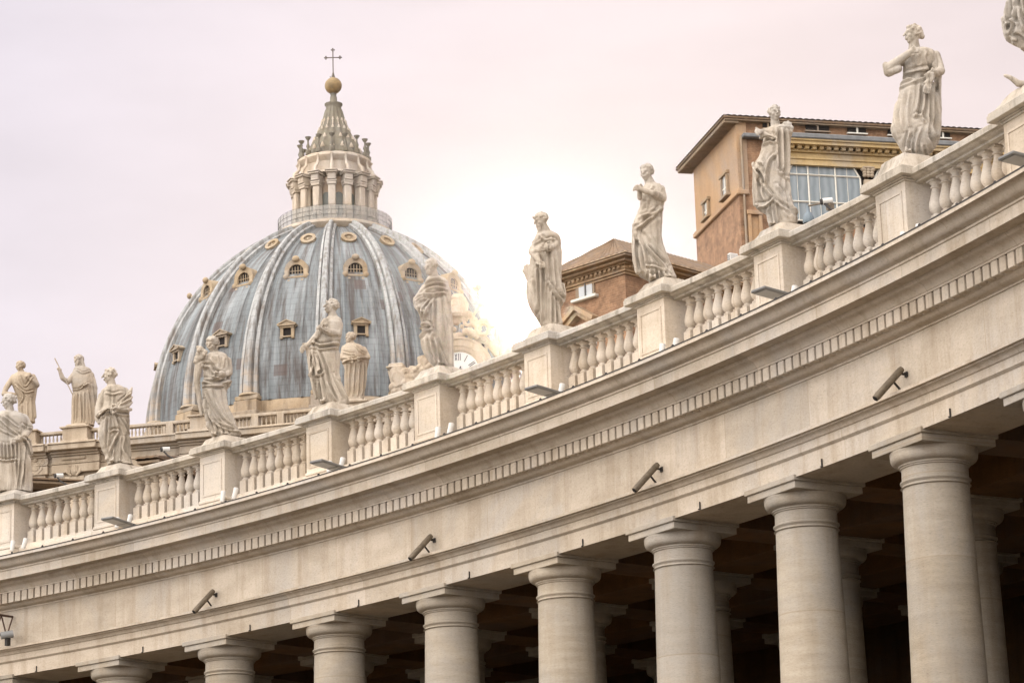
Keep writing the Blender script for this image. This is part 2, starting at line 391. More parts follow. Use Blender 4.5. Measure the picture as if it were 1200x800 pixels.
def glass_mat():
    m, n, b = new_mat('curtained_glass'); L = n.links
    tco = N(n, 'ShaderNodeTexCoord'); wv = N(n, 'ShaderNodeTexWave', Scale=.7, Distortion=3.5, Detail=2); wv.bands_direction = 'X'
    L.new(tco.outputs['Object'], wv.inputs['Vector'])
    r = ramp(n, [(0, (.15, .185, .20)), (1, (.22, .255, .27))]); L.new(wv.outputs['Fac'], r.inputs['Fac'])
    L.new(r.outputs['Color'], b.inputs['Base Color']); b.inputs['Roughness'].default_value = .08; b.inputs['Specular IOR Level'].default_value = .8
    return m
M_GLASS = glass_mat()
M_PANE = plain_mat('pale_window_pane', (.36, .38, .385), .1, 0, .15, 1.5, .8)

# ------------------------------------------------------------------ ground
bpave = MB(); bpave.box((0, 180, -.25), (900, 640, .5))
tag(bpave.build('ground', M_PAVE), None, kind='structure')

# ------------------------------------------------------------------ colonnade
CX, CY, R0, PHI0, DPHI = -57.86265, 16.71341, 73.18703, 0.7039302, 0.0576643
def phi(i): return PHI0+DPHI*i
def CP(i, d, z, t=0.0):
    """i: column number along the arc, d: metres outward of the column axis circle, t: metres to the right"""
    a = phi(i); o = Vector((math.sin(a), math.cos(a), 0)); g = Vector((math.cos(a), -math.sin(a), 0))
    v = Vector((CX, CY, 0))+o*(R0+d)+g*t; v.z = z; return v
def rot_at(i): return -phi(i)      # object local x = right along the arc, local y = outward

def sweep(name, prof, i0, i1, mat, parent, steps_per=8, auto=28):
    n = max(2, int((i1-i0)*steps_per)); m = len(prof); b = MB(); V = []; F = []
    for k in range(n+1):
        i = i0+(i1-i0)*k/n
        for d, z in prof: V.append(CP(i, d, z))
    for k in range(n):
        for j in range(m):
            j2 = (j+1) % m; F.append((k*m+j, k*m+j2, (k+1)*m+j2, (k+1)*m+j))
    F.append(tuple(range(m))); F.append(tuple(n*m+j for j in range(m-1, -1, -1)))
    b.add(V, F); return b.build(name, mat, parent, auto=auto)

I0, I1 = -4.5, 10.5
colonnade = thing('colonnade', 'curved travertine colonnade of plain columns with a balustrade along its top', 'colonnade', (0, 0, 0))
def arc(p0, p1, n, bulge):
    """points of a curved moulding between two profile points"""
    out = []
    for k in range(n+1):
        t = k/n; x = p0[0]+(p1[0]-p0[0])*t; z = p0[1]+(p1[1]-p0[1])*t
        s = math.sin(math.pi*t)*bulge; dx, dz = p1[0]-p0[0], p1[1]-p0[1]; L = math.hypot(dx, dz)
        out.append((x-dz/L*s, z+dx/L*s))
    return out
arch_prof = [(.79, 12.94), (-.79, 12.94), (-.79, 13.30), (-.815, 13.315), (-.85, 13.345), (-.85, 13.50)] + \
    arc((-.88, 13.515), (-.99, 13.60), 4, -.02) + [(-1.0, 13.625), (-1.07, 13.63), (-1.07, 13.69), (-.84, 13.70), (.79, 13.70)]
sweep('architrave', arch_prof, I0, I1, M_TRAV, colonnade)
frz_prof = [(-.82, 13.70), (-.82, 14.70), (.79, 14.70), (.79, 13.70)]
sweep('frieze', frz_prof, I0, I1, M_TRAV, colonnade)
cor_prof = [(.79, 14.70), (-.85, 14.70), (-.85, 14.735), (-.88, 14.745)] + arc((-.89, 14.75), (-1.06, 14.83), 5, .025) + \
    [(-1.085, 14.835), (-1.085, 15.10), (-1.235, 15.105), (-1.235, 15.145)] + arc((-1.25, 15.15), (-1.42, 15.285), 5, -.03) + \
    [(-1.44, 15.30), (-1.47, 15.35), (-1.70, 15.36), (-1.70, 15.345), (-1.75, 15.345), (-1.75, 15.56), (-1.78, 15.575), (-1.78, 15.61), (-1.80, 15.62)] + \
    arc((-1.81, 15.625), (-1.94, 15.71), 4, .02)+arc((-1.94, 15.71), (-2.07, 15.795), 4, -.02)[1:] + [(-2.12, 15.80), (-2.12, 15.875), (-2.07, 15.89), (-.2, 16.02), (.79, 16.02)]
cornice = sweep('cornice', cor_prof, I0, I1, M_TRAV, colonnade)
# dentils: 16 to a bay; the hundred nearest are parts, the rest one row
PITCH_D = 1/16.0
dmesh = None; row = MB(); cnt = 0
kk = [k for k in range(int(-3/PITCH_D), int(9.6/PITCH_D))]
for k in reversed(kk):
    i = (k+.5)*PITCH_D
    if cnt < 100 and i < 8.9:
        if dmesh is None:
            d0 = MB().box((0, 0, 0), (.195, .145, .265), bev=.01).build('dentil', M_TRAV, cornice); dmesh = d0; o = d0
        else:
            o = dmesh.copy(); COL.objects.link(o); o.parent = cornice
        o.location = CP(i, -1.158, 14.967); o.rotation_euler = (0, 0, rot_at(i)); cnt += 1
    else:
        row.box(CP(i, -1.158, 14.967), (.195, .145, .265), mat=Matrix.Rotation(rot_at(i), 3, 'Z'))
tag(row.build('dentil', M_TRAV, cornice), None, kind='stuff')

# columns
def entasis(t):  # t 0 bottom .. 1 top
    return .755-.15*t**1.7
shaft_prof = [(.80, 0.75), (.80, .85)]+[(entasis(k/22), .9+(12.07-.9)*k/22) for k in range(23)]
shaft_b = MB().lathe(shaft_prof, 48)
col0 = thing('column', None, None); col0.parent = colonnade
del_keys = [k for k in col0.keys()]
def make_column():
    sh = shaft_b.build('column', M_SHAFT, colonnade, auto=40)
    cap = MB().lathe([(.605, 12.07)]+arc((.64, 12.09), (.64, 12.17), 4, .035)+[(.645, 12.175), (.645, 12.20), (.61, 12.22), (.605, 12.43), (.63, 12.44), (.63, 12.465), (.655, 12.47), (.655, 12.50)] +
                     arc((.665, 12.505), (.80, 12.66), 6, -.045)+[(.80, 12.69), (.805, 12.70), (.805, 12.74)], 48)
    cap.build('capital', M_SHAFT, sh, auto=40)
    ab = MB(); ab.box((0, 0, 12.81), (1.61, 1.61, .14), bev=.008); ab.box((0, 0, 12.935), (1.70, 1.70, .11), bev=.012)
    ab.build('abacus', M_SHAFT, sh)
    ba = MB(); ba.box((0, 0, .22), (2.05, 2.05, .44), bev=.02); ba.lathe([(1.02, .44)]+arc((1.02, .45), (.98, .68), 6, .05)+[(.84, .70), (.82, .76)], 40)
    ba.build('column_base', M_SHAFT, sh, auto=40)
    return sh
bpy.data.objects.remove(col0)
column = make_column(); first = True
for rowk in range(4):
    rng_i = range(-3, 10) if rowk == 0 else range(-7, 10)
    for i in rng_i:
        if first: c = column; first = False
        else: c = dup(column, colonnade)
        c.location = CP(i, rowk*3.9, 0); c.rotation_euler = (0, 0, rot_at(i))
# inner rings, radial beams, ceiling and an added rear wall
for rowk in (1, 2, 3):
    d = rowk*3.9
    sweep('inner_architrave', [(d-.72, 12.94), (d-.72, 13.92), (d+.72, 13.92), (d+.72, 12.94)], -8, I1, M_INNER_SHADE, colonnade)
bb = MB().box((0, 0, 13.35), (1.15, 2.44, .80)).build('ceiling_beam', M_INNER_SHADE, colonnade)
fb = True
for rowk in range(3):
    for i in range(-7, 10):
        if fb: c = bb; fb = False
        else: c = bb.copy(); COL.objects.link(c); c.parent = colonnade
        c.location = CP(i, rowk*3.9+1.95, 0); c.rotation_euler = (0, 0, rot_at(i))
sweep('ceiling', [(.80, 13.925), (.80, 14.6), (16.4, 14.6), (16.4, 13.925)], -8, I1, M_INNER_SHADE, colonnade)
sweep('added_rear_wall', [(15.0, 0), (15.0, 13.92), (16.4, 13.92), (16.4, 0)], -9, I1, M_INNER_SHADE, colonnade)  # added wall closing the open rear so the interior stays dark
sweep('terrace', [(.80, 14.61), (.80, 16.015), (16.4, 16.015), (16.4, 14.61)], -8, I1, M_TRAV, colonnade)
st = MB()
sweep('step', [(-2.2, 0), (-2.2, .14), (15, .14), (15, 0)], -9, I1, M_PAVE, colonnade)

# balustrade
BD = -.08
plinth_prof = [(-.40, 16.025), (-.40, 16.50), (-.36, 16.53), (-.36, 16.60), (.20, 16.60), (.20, 16.025)]
balustrade = sweep('balustrade', plinth_prof, I0, I1, M_TRAV, colonnade)
rail_prof = [(-.33, 17.715), (-.33, 17.755)]+arc((-.36, 17.765), (-.45, 17.80), 3, .012)+[(-.53, 17.805), (-.53, 17.905), (-.50, 17.935), (-.46, 17.95), (.30, 17.955), (.36, 17.90), (.36, 17.80), (.17, 17.755), (.17, 17.715)]
sweep('rail', rail_prof, I0, I1, M_RAIL, balustrade)
pb = MB(); pb.box((0, 0, 16.79), (.235, .235, .38), bev=.006)
bal_prof = [(.100, 16.98), (.112, 17.0), (.112, 17.02), (.075, 17.035), (.07, 17.06), (.10, 17.09), (.128, 17.14), (.138, 17.20), (.130, 17.27), (.104, 17.37), (.078, 17.46), (.064, 17.535), (.066, 17.545), (.092, 17.555), (.092, 17.575), (.068, 17.59), (.070, 17.615), (.095, 17.645), (.11, 17.665)]
pb.lathe(bal_prof, 20); pb.box((0, 0, 17.69), (.235, .235, .048))
bal = pb.build('baluster', M_TRAV, balustrade, auto=35); fbal = True
ped = MB(); ped.box((0, 0, 16.905), (.98, .98, 1.75), bev=.006); 
ped.box((0, 0, 16.245), (1.10, 1.10, .44), bev=.01); ped.box((0, 0, 16.54), (1.04, 1.04, .09), bev=.02)
pedestal = ped.build('pedestal', M_TRAV, colonnade)
pc = MB()
for w, z0, z1 in ((1.05, 17.735, 17.775), (1.13, 17.776, 17.805), (1.385, 17.807, 17.93), (1.35, 17.931, 17.975), (1.26, 17.976, 18.0)):
    pc.box((0, 0, (z0+z1)/2), (w, w, z1-z0), bev=.008)
pc.build('pedestal_cap', M_RAIL, pedestal)
pp = MB()
fr = [(-.36, 17.60, .72, .03), (-.36, 16.68, .72, .03)]
for sgn in (-1,):
    pp.box((0, sgn*.495, 17.55), (.76, .022, .045)); pp.box((0, sgn*.495, 16.70), (.76, .022, .045))
    for sx in (-1, 1): pp.box((sx*.358, sgn*.495, 17.125), (.045, .022, .80))
pp.build('panel_frame', M_TRAV, pedestal)
fp = True
for i in range(-3, 10):
    if fp: c = pedestal; fp = False
    else: c = dup(pedestal, colonnade)
    c.location = CP(i, BD, 0); c.rotation_euler = (0, 0, rot_at(i))
hook = MB().box((0, 0, .02), (.012, .03, .15)); hook.box((0, -.02, -.06), (.016, .05, .02))
hk = hook.build('iron_hook', M_IRON, colonnade)
for n_, i in enumerate(range(-2, 9)):
    for k in range(9):
        j = i+.5+(k-4)*.336/4.22
        if fbal: c = bal; fbal = False
        else: c = bal.copy(); COL.objects.link(c); c.parent = balustrade
        c.location = CP(j, -.09, 0); c.rotation_euler = (0, 0, rot_at(j))
    c = hk if n_ == 0 else hk.copy()
    if n_: COL.objects.link(c); c.parent = colonnade
    c.location = CP(i+.42, -.81, 13.0); c.rotation_euler = (0, 0, rot_at(i+.42))
far_b = MB()
for i in (-4, -3):
    for k in range(9):
        j = i+.5+(k-4)*.336/4.22; q = CP(j, -.09, 0); far_b.box(q+Vector((0, 0, 16.79)), (.235, .235, .38), mat=Matrix.Rotation(rot_at(j), 3, 'Z')); far_b.lathe(bal_prof, 12, c=q)
tag(far_b.build('baluster', M_TRAV, balustrade, auto=35), None, kind='stuff')
# lead pins that hold the drip line along the top edge of the cornice
pin = MB().lathe([(.018, 0), (.03, .03), (.03, .05), (.012, .07)], 8).build('drip_pin', M_IRON, cornice); fpn = True
for k in range(-4, 30):
    i = k/3.4+.1
    if fpn: c = pin; fpn = False
    else: c = pin.copy(); COL.objects.link(c); c.parent = cornice
    c.location = CP(i, -2.06, 15.888)
sweep('drip_strip', [(-2.128, 15.872), (-2.128, 15.897), (-2.10, 15.897), (-2.10, 15.873)], I0, I1, M_IRON, cornice)
#==PART2==
# ------------------------------------------------------------------ lamps and cameras fixed to the colonnade
def up_spot(mb, a, b, r=.085):
    mb.tube([a, b], [r*.9, r], 14)
def spot_pair(i, label, t=.62):
    P = CP(i, -1.0, 16.02, t); o = thing('floodlight', label, 'floodlight', P, rot_at(i), 'white floodlights at the foot of the balustrade')
    m = MB(); m.box((0, 0, .14), (.62, .05, .05)); m.tube([(-.25, 0, -.02), (-.25, 0, .2)], .025, 8); m.tube([(.25, 0, -.02), (.25, 0, .2)], .025, 8)
    m.build('bracket', M_WHITE, o)
    for s in (-1, 1):
        m = MB(); m.lathe([(.042, .0), (.058, .03), (.066, .26), (.07, .29), (.056, .30)], 14, c=(0, 0, 0), mat=Matrix.Rotation(rad(-14), 3, 'X') @ Matrix.Rotation(rad(6*s), 3, 'Y'))
        m.V = [v+Vector((s*.22, 0, .27)) for v in m.V]
        m.build('lamp', M_WHITE, o, auto=40)
    return o
SPL = {-1: 'pair of small white floodlights below the soldier statue at the left edge', 0: 'small white floodlight pair beside the grey panel lamp under the bare-chested martyr',
       1: 'pair of small white floodlights below the curly-haired statue', 2: 'small white floodlight pair beside the grey panel lamp under the saint with sunlit head',
       3: 'pair of small white floodlights below the statue wrapped in a heavy mantle', 4: 'small white floodlight pair beside the grey panel lamp under the bearded saint',
       5: 'pair of small white floodlights below the young statue with an arm across the chest', 6: 'small white floodlight pair beside the grey panel lamp under the shoulder-draped figure',
       7: 'pair of small white floodlights below the statue with a hand on its breast'}
for i, l in SPL.items(): spot_pair(i, l, 1.12)
PLN = {0: 'flat grey panel floodlight below the bare-chested statue', 2: 'flat grey panel floodlight below the sunlit-headed statue',
       4: 'flat grey panel floodlight below the bearded statue', 6: 'flat grey panel floodlight below the statue with a shoulder drape', 8: 'flat grey panel floodlight cut by the right edge of the photo'}
for i, l in PLN.items():
    o = thing('panel_floodlight', l, 'floodlight', CP(i, -1.22, 16.02, 1.85), rot_at(i), 'grey panel floodlights on the cornice')
    tl = Matrix.Rotation(rad(-7), 3, 'X') @ Matrix.Rotation(rad(3), 3, 'Y')
    m = MB(); m.box((0, 0, 0), (.46, 1.0, .06), mat=tl, bev=.015)
    m.V = [v+Vector((-.12, -.36, .20)) for v in m.V]; pn = m.build('housing', M_GREY, o)
    g = MB(); g.box((0, 0, -.036), (.40, .43, .012), mat=tl); g.V = [v+Vector((-.12, -.36, .20))-tl @ Vector((0, .235, 0)) for v in g.V]; g.build('diffuser', plain_mat('frosted_diffuser', (.17, .165, .155), .35, 0, .05) if 'frosted_diffuser' not in bpy.data.materials else bpy.data.materials['frosted_diffuser'], o)
    g = MB(); g.box((0, 0, -.036), (.40, .43, .012), mat=tl); g.V = [v+Vector((-.12, -.36, .20))+tl @ Vector((0, .235, 0)) for v in g.V]; g.build('diffuser', bpy.data.materials['frosted_diffuser'], o)
    a = MB(); a.tube([(-.12, .10, .11), (-.1, .22, .08), (0, .32, -.02)], .03, 8); a.box((0, .3, -.01), (.2, .14, .04)); a.build('arm', M_IRON, o)
# dark tube floodlights on the architrave moulding, every second bay
for (x, y, l) in ((237, 708, 'dark tube floodlight slanting on the frieze ledge, nearest the left edge'), (490, 646, 'dark tube floodlight slanting on the frieze ledge above the middle columns'),
                  (754, 565, 'dark tube floodlight slanting on the frieze ledge, third from the left'), (1038, 457, 'brownish tube floodlight slanting on the frieze ledge, nearest the right edge')):
    P = CP(0, 0, 0); best = None
    for k in range(-200, 1000):
        i = k/100; q = CP(i, -1.25, 13.85); v = q-CAM; px = 600+FPX*v.dot(RT)/v.dot(FW)
        if best is None or abs(px-x) < best[0]: best = (abs(px-x), i)
    i = best[1]; o = thing('tube_floodlight', l, 'floodlight', CP(i, -.98, 13.695), rot_at(i), 'tube floodlights on the frieze')
    m = MB(); a = Vector((.05, .06, .42)); b = Vector((0, -.52, -.17)); m.tube([a, a*.93+b*.07, b*.9+a*.1, b], [.054, .066, .07, .062], 12)
    m.build('lamp_tube', M_TUBE, o, auto=40)
    m = MB(); m.tube([a*.85+b*.15, (.05, .16, .32)], .025, 8); m.box((.05, .145, .32), (.08, .03, .10)); m.tube([a*.62+b*.38, (.04, .03, .0)], .022, 8); m.build('bracket', M_IRON, o)
    m = MB(); m.lathe([(.045, 0), (.046, .012)], 14, mat=(b-a).to_track_quat('Z', 'Y').to_matrix()); m.V = [v+b for v in m.V]; m.build('lens', M_DARK, o)
cb_ = MB(); cb_.tube([CP(k/10, -.865, 13.715+.012*math.sin(k*1.7)) for k in range(-25, 96)], .011, 5)
tag(cb_.build('lamp_cable', M_IRON), 'thin dark cable running along the frieze ledge between the tube floodlights', 'cable')
# CCTV cameras and other small fixtures on the rail
def cctv(x, y, label, sc=1.0, flip=1):
    P = at_near_rail(x, y); o = thing('surveillance_camera', label, 'camera', P[0], P[1], 'surveillance cameras on the balustrade rail')
    m = MB(); m.tube([(.28*flip, .1, 0), (.26*flip, 0, .12), (.10*flip, -.06, .22), (0, -.1, .34)], .022*sc, 8); m.box((.28*flip, .1, .01), (.18, .18, .03)); m.build('arm', M_IRON, o)
    m = MB(); m.tube([(.05*flip, .05, .41), (-.04*flip, -.12, .395)], .06*sc, 14); m.build('body', M_WHITE, o, auto=40)
    m = MB(); m.tube([(-.04*flip, -.12, .395), (-.06*flip, -.16, .39)], .054*sc, 14); m.build('lens_hood', M_IRON, o, auto=40)
    return o
def at_near_rail(x, y):
    best = None
    for k in range(-300, 1000):
        i = k/100; q = CP(i, -.1, 17.96); v = q-CAM; px = 600+FPX*v.dot(RT)/v.dot(FW)
        if best is None or abs(px-x) < best[0]: best = (abs(px-x), i)
    return CP(best[1], -.1, 17.957), rot_at(best[1])
cctv(195, 525, 'white-capped surveillance camera on the rail, right of the bare-chested martyr', 1.1)
cctv(70, 560, 'white-capped surveillance camera on the rail, right of the soldier saint', 1.1)
cctv(972, 232, 'white bullet surveillance camera on the rail in front of the glazed loggia', 1.1)
P, rz = at_near_rail(962, 250)
o = thing('pan_camera', 'pale blue-grey dome camera on a short bar over the rail', 'camera', P, rz)
m = MB(); m.tube([(.35, 0, 0), (.33, 0, .38), (-.25, -.12, .46)], .02, 8); m.box((.33, 0, .28), (.14, .1, .12)); m.build('bar', M_TUBE, o)
m = MB(); m.lathe([(.105, -.02), (.118, 0), (.115, .09), (.08, .17), (.04, .22), (.035, .34)], 18, c=(-.25, -.12, .12)); m.build('housing', plain_mat('blue_grey_enamel', (.13, .165, .19), .4, 0, .05), o, auto=40)
m = MB(); m.ball((-.25, -.12, .10), (.098, .098, .09)); m.build('dome_glass', M_DARK, o, smooth=True)
P, rz = at_near_rail(860, 301)
o = thing('junction_box', 'white louvred box standing on the rail before the brick building', 'box', P, rz)
m = MB(); m.box((0, 0, .14), (.11, .22, .29), bev=.02); m.build('housing', M_WHITE, o)
m = MB(); m.box((-.17, 0, .07), (.2, .18, .14), bev=.02); 
m.build('lower_housing', M_WHITE, o)
m = MB()
for k in range(5): m.box((0, -.115, .06+k*.042), (.085, .012, .015))
m.build('louvre', M_GREY, o)
# rusty truss bracket and lamp at the left edge of the photo
def col_i(x, d, z):
    best = None
    for k in range(-400, 1000):
        i = k/100; v = CP(i, d, z)-CAM; px = 600+FPX*v.dot(RT)/v.dot(FW)
        if best is None or abs(px-x) < best[0]: best = (abs(px-x), i)
    return best[1]
iB = col_i(13, -.85, 14.3); iL = col_i(14, -1.05, 13.7)
o = thing('truss_bracket', 'rusty iron truss bracket jutting from the frieze at the left edge', 'bracket', CP(iB, -.85, 14.30), rot_at(iB))
m = MB(); e = [Vector((0.1, -.02, .22)), Vector((0.1, -1.25, .22)), Vector((0.1, -1.25, -.32)), Vector((.1, -.02, -.32))]
for a, b in ((0, 1), (1, 2), (2, 3)): m.tube([e[a], e[b]], .03, 8)
for k in range(3):
    a = e[0].lerp(e[1], k/3); b = e[3].lerp(e[2], (k+.5)/3); c = e[0].lerp(e[1], (k+1)/3); m.tube([a, b], .022, 6); m.tube([b, c], .022, 6)
m.build('truss', plain_mat('rusty_iron', (.08, .045, .03), .8, 0, .3), o)
P = CP(iL, -1.05, 13.69)
o = thing('frieze_floodlight', 'round grey floodlight on the ledge at the left edge, under the truss bracket', 'floodlight', P, rot_at(iL))
m = MB(); m.tube([(.15, -.1, .30), (-.05, -.36, .24)], .10, 16); m.build('lamp_body', plain_mat('grey_lamp', (.25, .25, .245), .5), o, auto=40)
m = MB(); m.box((.05, -.2, .1), (.1, .12, .24)); m.build('bracket', M_IRON, o)

# ------------------------------------------------------------------ statues
def lerp_rows(rows, n):
    rows = sorted(rows, key=lambda r: r[0]); ys = np.array([r[0] for r in rows], float)
    yy = np.linspace(ys[0], ys[-1], n)
    return [(y, *[np.interp(y, ys, [r[k] for r in rows]) for k in range(1, len(rows[0]))]) for y in yy]

def remeshed(mb, voxel, smooth_it=2):
    me = bpy.data.meshes.new('tmp'); me.from_pydata([tuple(v) for v in mb.V], [], mb.F); me.update()
    bm = bmesh.new(); bm.from_mesh(me); bmesh.ops.recalc_face_normals(bm, faces=bm.faces[:]); bm.to_mesh(me); bm.free()
    o = bpy.data.objects.new('tmp', me); COL.objects.link(o)
    r = o.modifiers.new('r', 'REMESH'); r.mode = 'VOXEL'; r.voxel_size = voxel; r.adaptivity = 0
    s = o.modifiers.new('s', 'SMOOTH'); s.factor = .5; s.iterations = smooth_it
    dg = bpy.context.evaluated_depsgraph_get(); dg.update()
    new = bpy.data.meshes.new_from_object(o.evaluated_get(dg))
    bpy.data.objects.remove(o); bpy.data.meshes.remove(me)
    return new

def statue(name, label, P0, org, sc, rows, head, arms=(), folds=(), blobs=(), tubes=(), plinth=True, mat=None, group='stone saints standing along the colonnade balustrade',
           voxel=.0125, seed=1, depth=.66, dmax=.40, waist=None, base_top=None, size=1.0, feet=(), rz=None, base_w=.86, hard=1.15):
    """rows: (y, left, right) of the draped body in crop pixels; everything is turned into metres on a plane through P0"""
    mat = mat or M_STATUE
    h = Vector((P0.x, P0.y, 0)).normalized(); ex = Vector((h.y, -h.x, 0)); ey = h
    def loc(px, py):
        q = at_plane(org[0]+px/sc, org[1]+py/sc, P0, ey); d = q-P0; return d.dot(ex), d.z
    m1 = abs(loc(100, 0)[0]-loc(0, 0)[0])/100.0       # metres per crop pixel
    R = random.Random(seed)
    mb = MB()
    # draped body
    rr = lerp_rows(rows, 64); nseg = 72; V = []; F = []
    ph = [R.uniform(0, 6.28) for _ in range(6)]; qz = [R.uniform(-1.2, 1.2) for _ in range(6)]
    ztop = loc(0, rr[0][0])[1]; zbot = loc(0, rr[-1][0])[1]
    for (y, xl, xr) in rr:
        a, z = loc(xl, y); b, _ = loc(xr, y); c = (a+b)/2; w = max((b-a)/2, .03*size); d = min(w*depth+.06*size, dmax*size) if w > .25*size else max(w*.8, .03*size)
        s = (ztop-z)/(ztop-zbot); am = .01+.03*max(0, min(1, (s-.25)/.5))
        for k in range(nseg):
            t = 2*math.pi*k/nseg; co, si = math.cos(t), math.sin(t)
            e = 2/2.35; X = w*math.copysign(abs(co)**e, co); Y = d*math.copysign(abs(si)**e, si)
            f = 0
            for j, mm in enumerate((7, 11, 16, 23)):
                f += (1-2*abs(math.sin(mm*t/2+ph[j]+qz[j]*z*2.2)))/(1+j*.55)
            fr = (.35 if si < 0 else 1.0)*(.25+.75*abs(si))
            g = 1+am*f*fr
            V.append(Vector((c+X*(1 if abs(co) > .96 else g), Y*g, z)))
    n = len(rr)
    for i in range(n-1):
        for k in range(nseg):
            k2 = (k+1) % nseg; F.append((i*nseg+k, i*nseg+k2, (i+1)*nseg+k2, (i+1)*nseg+k))
    F.append(tuple(range(nseg))); F.append(tuple((n-1)*nseg+k for k in range(nseg-1, -1, -1)))
    mb.add(V, F)
    def pt3(p, dflt=-.02):
        x, z = loc(p[0], p[1]); return Vector((x, (p[3] if len(p) > 3 else dflt)*size, z))
    for arm in arms:
        pts = [pt3(p) for p in arm]; rs = [p[2]*m1 for p in arm]
        for k in range(len(pts)-1): mb.capsule(pts[k], pts[k+1], rs[k], rs[k+1])
        # hand with fingers
        a = pts[-1]; d = (pts[-1]-pts[-2]).normalized(); r = max(rs[-1], .05*size)
        side = d.cross(Vector((0, -1, 0))); side = side.normalized() if side.length > .1 else Vector((1, 0, 0))
        mb.ball(a+d*.05*size, (.062*size,)*3)
        for q in range(4):
            f0 = a+d*.07*size+side*(q-1.5)*.032*size; f1 = f0+d*(.085-.012*abs(q-1.3))*size+Vector((0, -.03, -.01))*size; f2 = f1+d*.05*size+Vector((0, .03, -.035))*size
            mb.capsule(f0, f1, .024*size, .022*size); mb.capsule(f1, f2, .022*size, .018*size)
        t0 = a+side*.06*size; mb.capsule(t0, t0+d*.06*size+side*.03*size+Vector((0, -.03, 0))*size, .024*size, .02*size)
    for tb in tubes:
        pts = [pt3(p) for p in tb]; rs = [p[2]*m1 for p in tb]
        for k in range(len(pts)-1): mb.capsule(pts[k], pts[k+1], rs[k], rs[k+1])
    for bl in blobs:
        p = pt3(bl, -.1); mb.ball(p, bl[2]*m1)
    for f in feet:
        p = pt3(f, -.3); mb.ball(p+Vector((0, 0, .05*size)), (.075*size, .15*size, .06*size)); 
        for q in range(5): mb.ball(p+Vector(((q-2)*.028*size, -.14*size+abs(q-1)*.012*size, .03*size)), (.02*size, .03*size, .022*size), nu=8, nv=6)
    # head
    hd = dict(yaw=-60, tilt=8, hair='curl', beard=0, neck=True); hd.update(head)
    cx, cz = loc(hd['c'][0], hd['c'][1]); rx, rzz = hd['r'][0]*m1, hd['r'][1]*m1
    C = Vector((cx, hd.get('d', -.06)*size, cz)); yw = rad(hd['yaw'])
    fw = Vector((math.sin(yw), -math.cos(yw), 0)); sd = Vector((-fw.y, fw.x, 0)); upv = Vector((0, 0, 1)); t_ = rad(hd['tilt'])
    fwd = fw*math.cos(t_)-upv*math.sin(t_); upp = upv*math.cos(t_)+fw*math.sin(t_)
    Rm = Matrix((sd, -fwd, upp)).transposed()     # local: x side, -y forward, z up
    u = rzz
    def hp(x, y, z): return C+Rm @ Vector((x*u, y*u, z*u))
    mb.ball(hp(0, .10, .22), (.70*u, .84*u, .76*u), mat=Rm)
    mb.ball(hp(0, -.12, -.28), (.56*u, .62*u, .66*u), mat=Rm)
    mb.ball(hp(0, -.36, -.76), (.27*u, .26*u, .20*u), mat=Rm)            # chin
    mb.capsule(hp(0, -.76, .16), hp(0, -.98, -.20), .085*u, .13*u)        # nose
    mb.capsule(hp(-.34, -.70, .20), hp(.34, -.70, .20), .11*u, .11*u)    # brow
    for s in (-1, 1):
        mb.ball(hp(s*.27, -.66, .03), .11*u); mb.ball(hp(s*.36, -.52, -.26), .20*u); mb.ball(hp(s*.64, .05, -.08), (.08*u, .14*u, .2*u), mat=Rm)
    mb.capsule(hp(-.17, -.75, -.46), hp(.17, -.75, -.46), .075*u, .075*u); mb.capsule(hp(-.14, -.72, -.56), hp(.14, -.72, -.56), .075*u, .075*u)
    if hd['neck'] and 'n' in hd:
        nx, nzz = loc(*hd['n']); mb.capsule(C+Rm @ Vector((0, .12*u, -.45*u)), Vector((nx, C.y+.05*size, nzz)), .47*u, .62*u)
    hr = hd['hair']
    cnt = dict(curl=90, cap=70, wild=120, veil=40).get(hr, 60)
    for _ in range(cnt):
        a = R.uniform(0, 2*math.pi); zz = R.uniform(-.35, 1.0)
        q = math.sqrt(max(0, 1-zz*zz)); x, y, z = q*math.cos(a)*.74, q*math.sin(a)*.86+.10, zz*.82+.20
        if y < -.30 and z < .52: continue
        rr_ = R.uniform(.12, .2) if hr != 'wild' else R.uniform(.14, .27)
        if hr == 'cap': rr_ *= .75
        mb.ball(hp(x, y, z), rr_*u, nu=8, nv=6)
    if hr == 'bun': mb.ball(hp(0, .95, -.05), (.33*u, .3*u, .3*u), mat=Rm); mb.ball(hp(.1, .8, .15), .25*u)
    if hr == 'veil':
        mb.ball(hp(0, .28, .2), (.86*u, .85*u, .86*u), mat=Rm)
        for s in (-1, 1): mb.capsule(hp(s*.72, .2, .0), hp(s*.9, .25, -1.5), .26*u, .34*u)
    if hd['beard']:
        L_ = hd['beard']
        for _ in range(40):
            a = R.uniform(-1, 1); q = R.uniform(0, 1)
            mb.ball(hp(a*.42*(1-.5*q), -.58-.12*(1-abs(a))+.08*q, -.55-L_*q), R.uniform(.12, .2)*u, nu=8, nv=6)
    for b in hd.get('extra', ()): mb.ball(hp(*b[:3]), b[3]*u, nu=10, nv=8)
    if hd.get('helmet'):
        mb.ball(hp(0, .1, .34), (.82*u, .95*u, .74*u), mat=Rm); mb.capsule(hp(0, -.5, .9), hp(0, 1.0, .75), .18*u, .22*u); mb.capsule(hp(-.6, -.62, .42), hp(.6, -.62, .42), .13*u, .13*u)
    me = remeshed(mb, voxel*size, 2)
    # carve the folds into the surface
    nv = len(me.vertices); co = np.empty(nv*3); me.vertices.foreach_get('co', co); co = co.reshape(-1, 3)
    nm = np.empty(nv*3); me.vertex_normals.foreach_get('vector', nm) if hasattr(me, 'vertex_normals') else me.vertices.foreach_get('normal', nm); nm = nm.reshape(-1, 3)
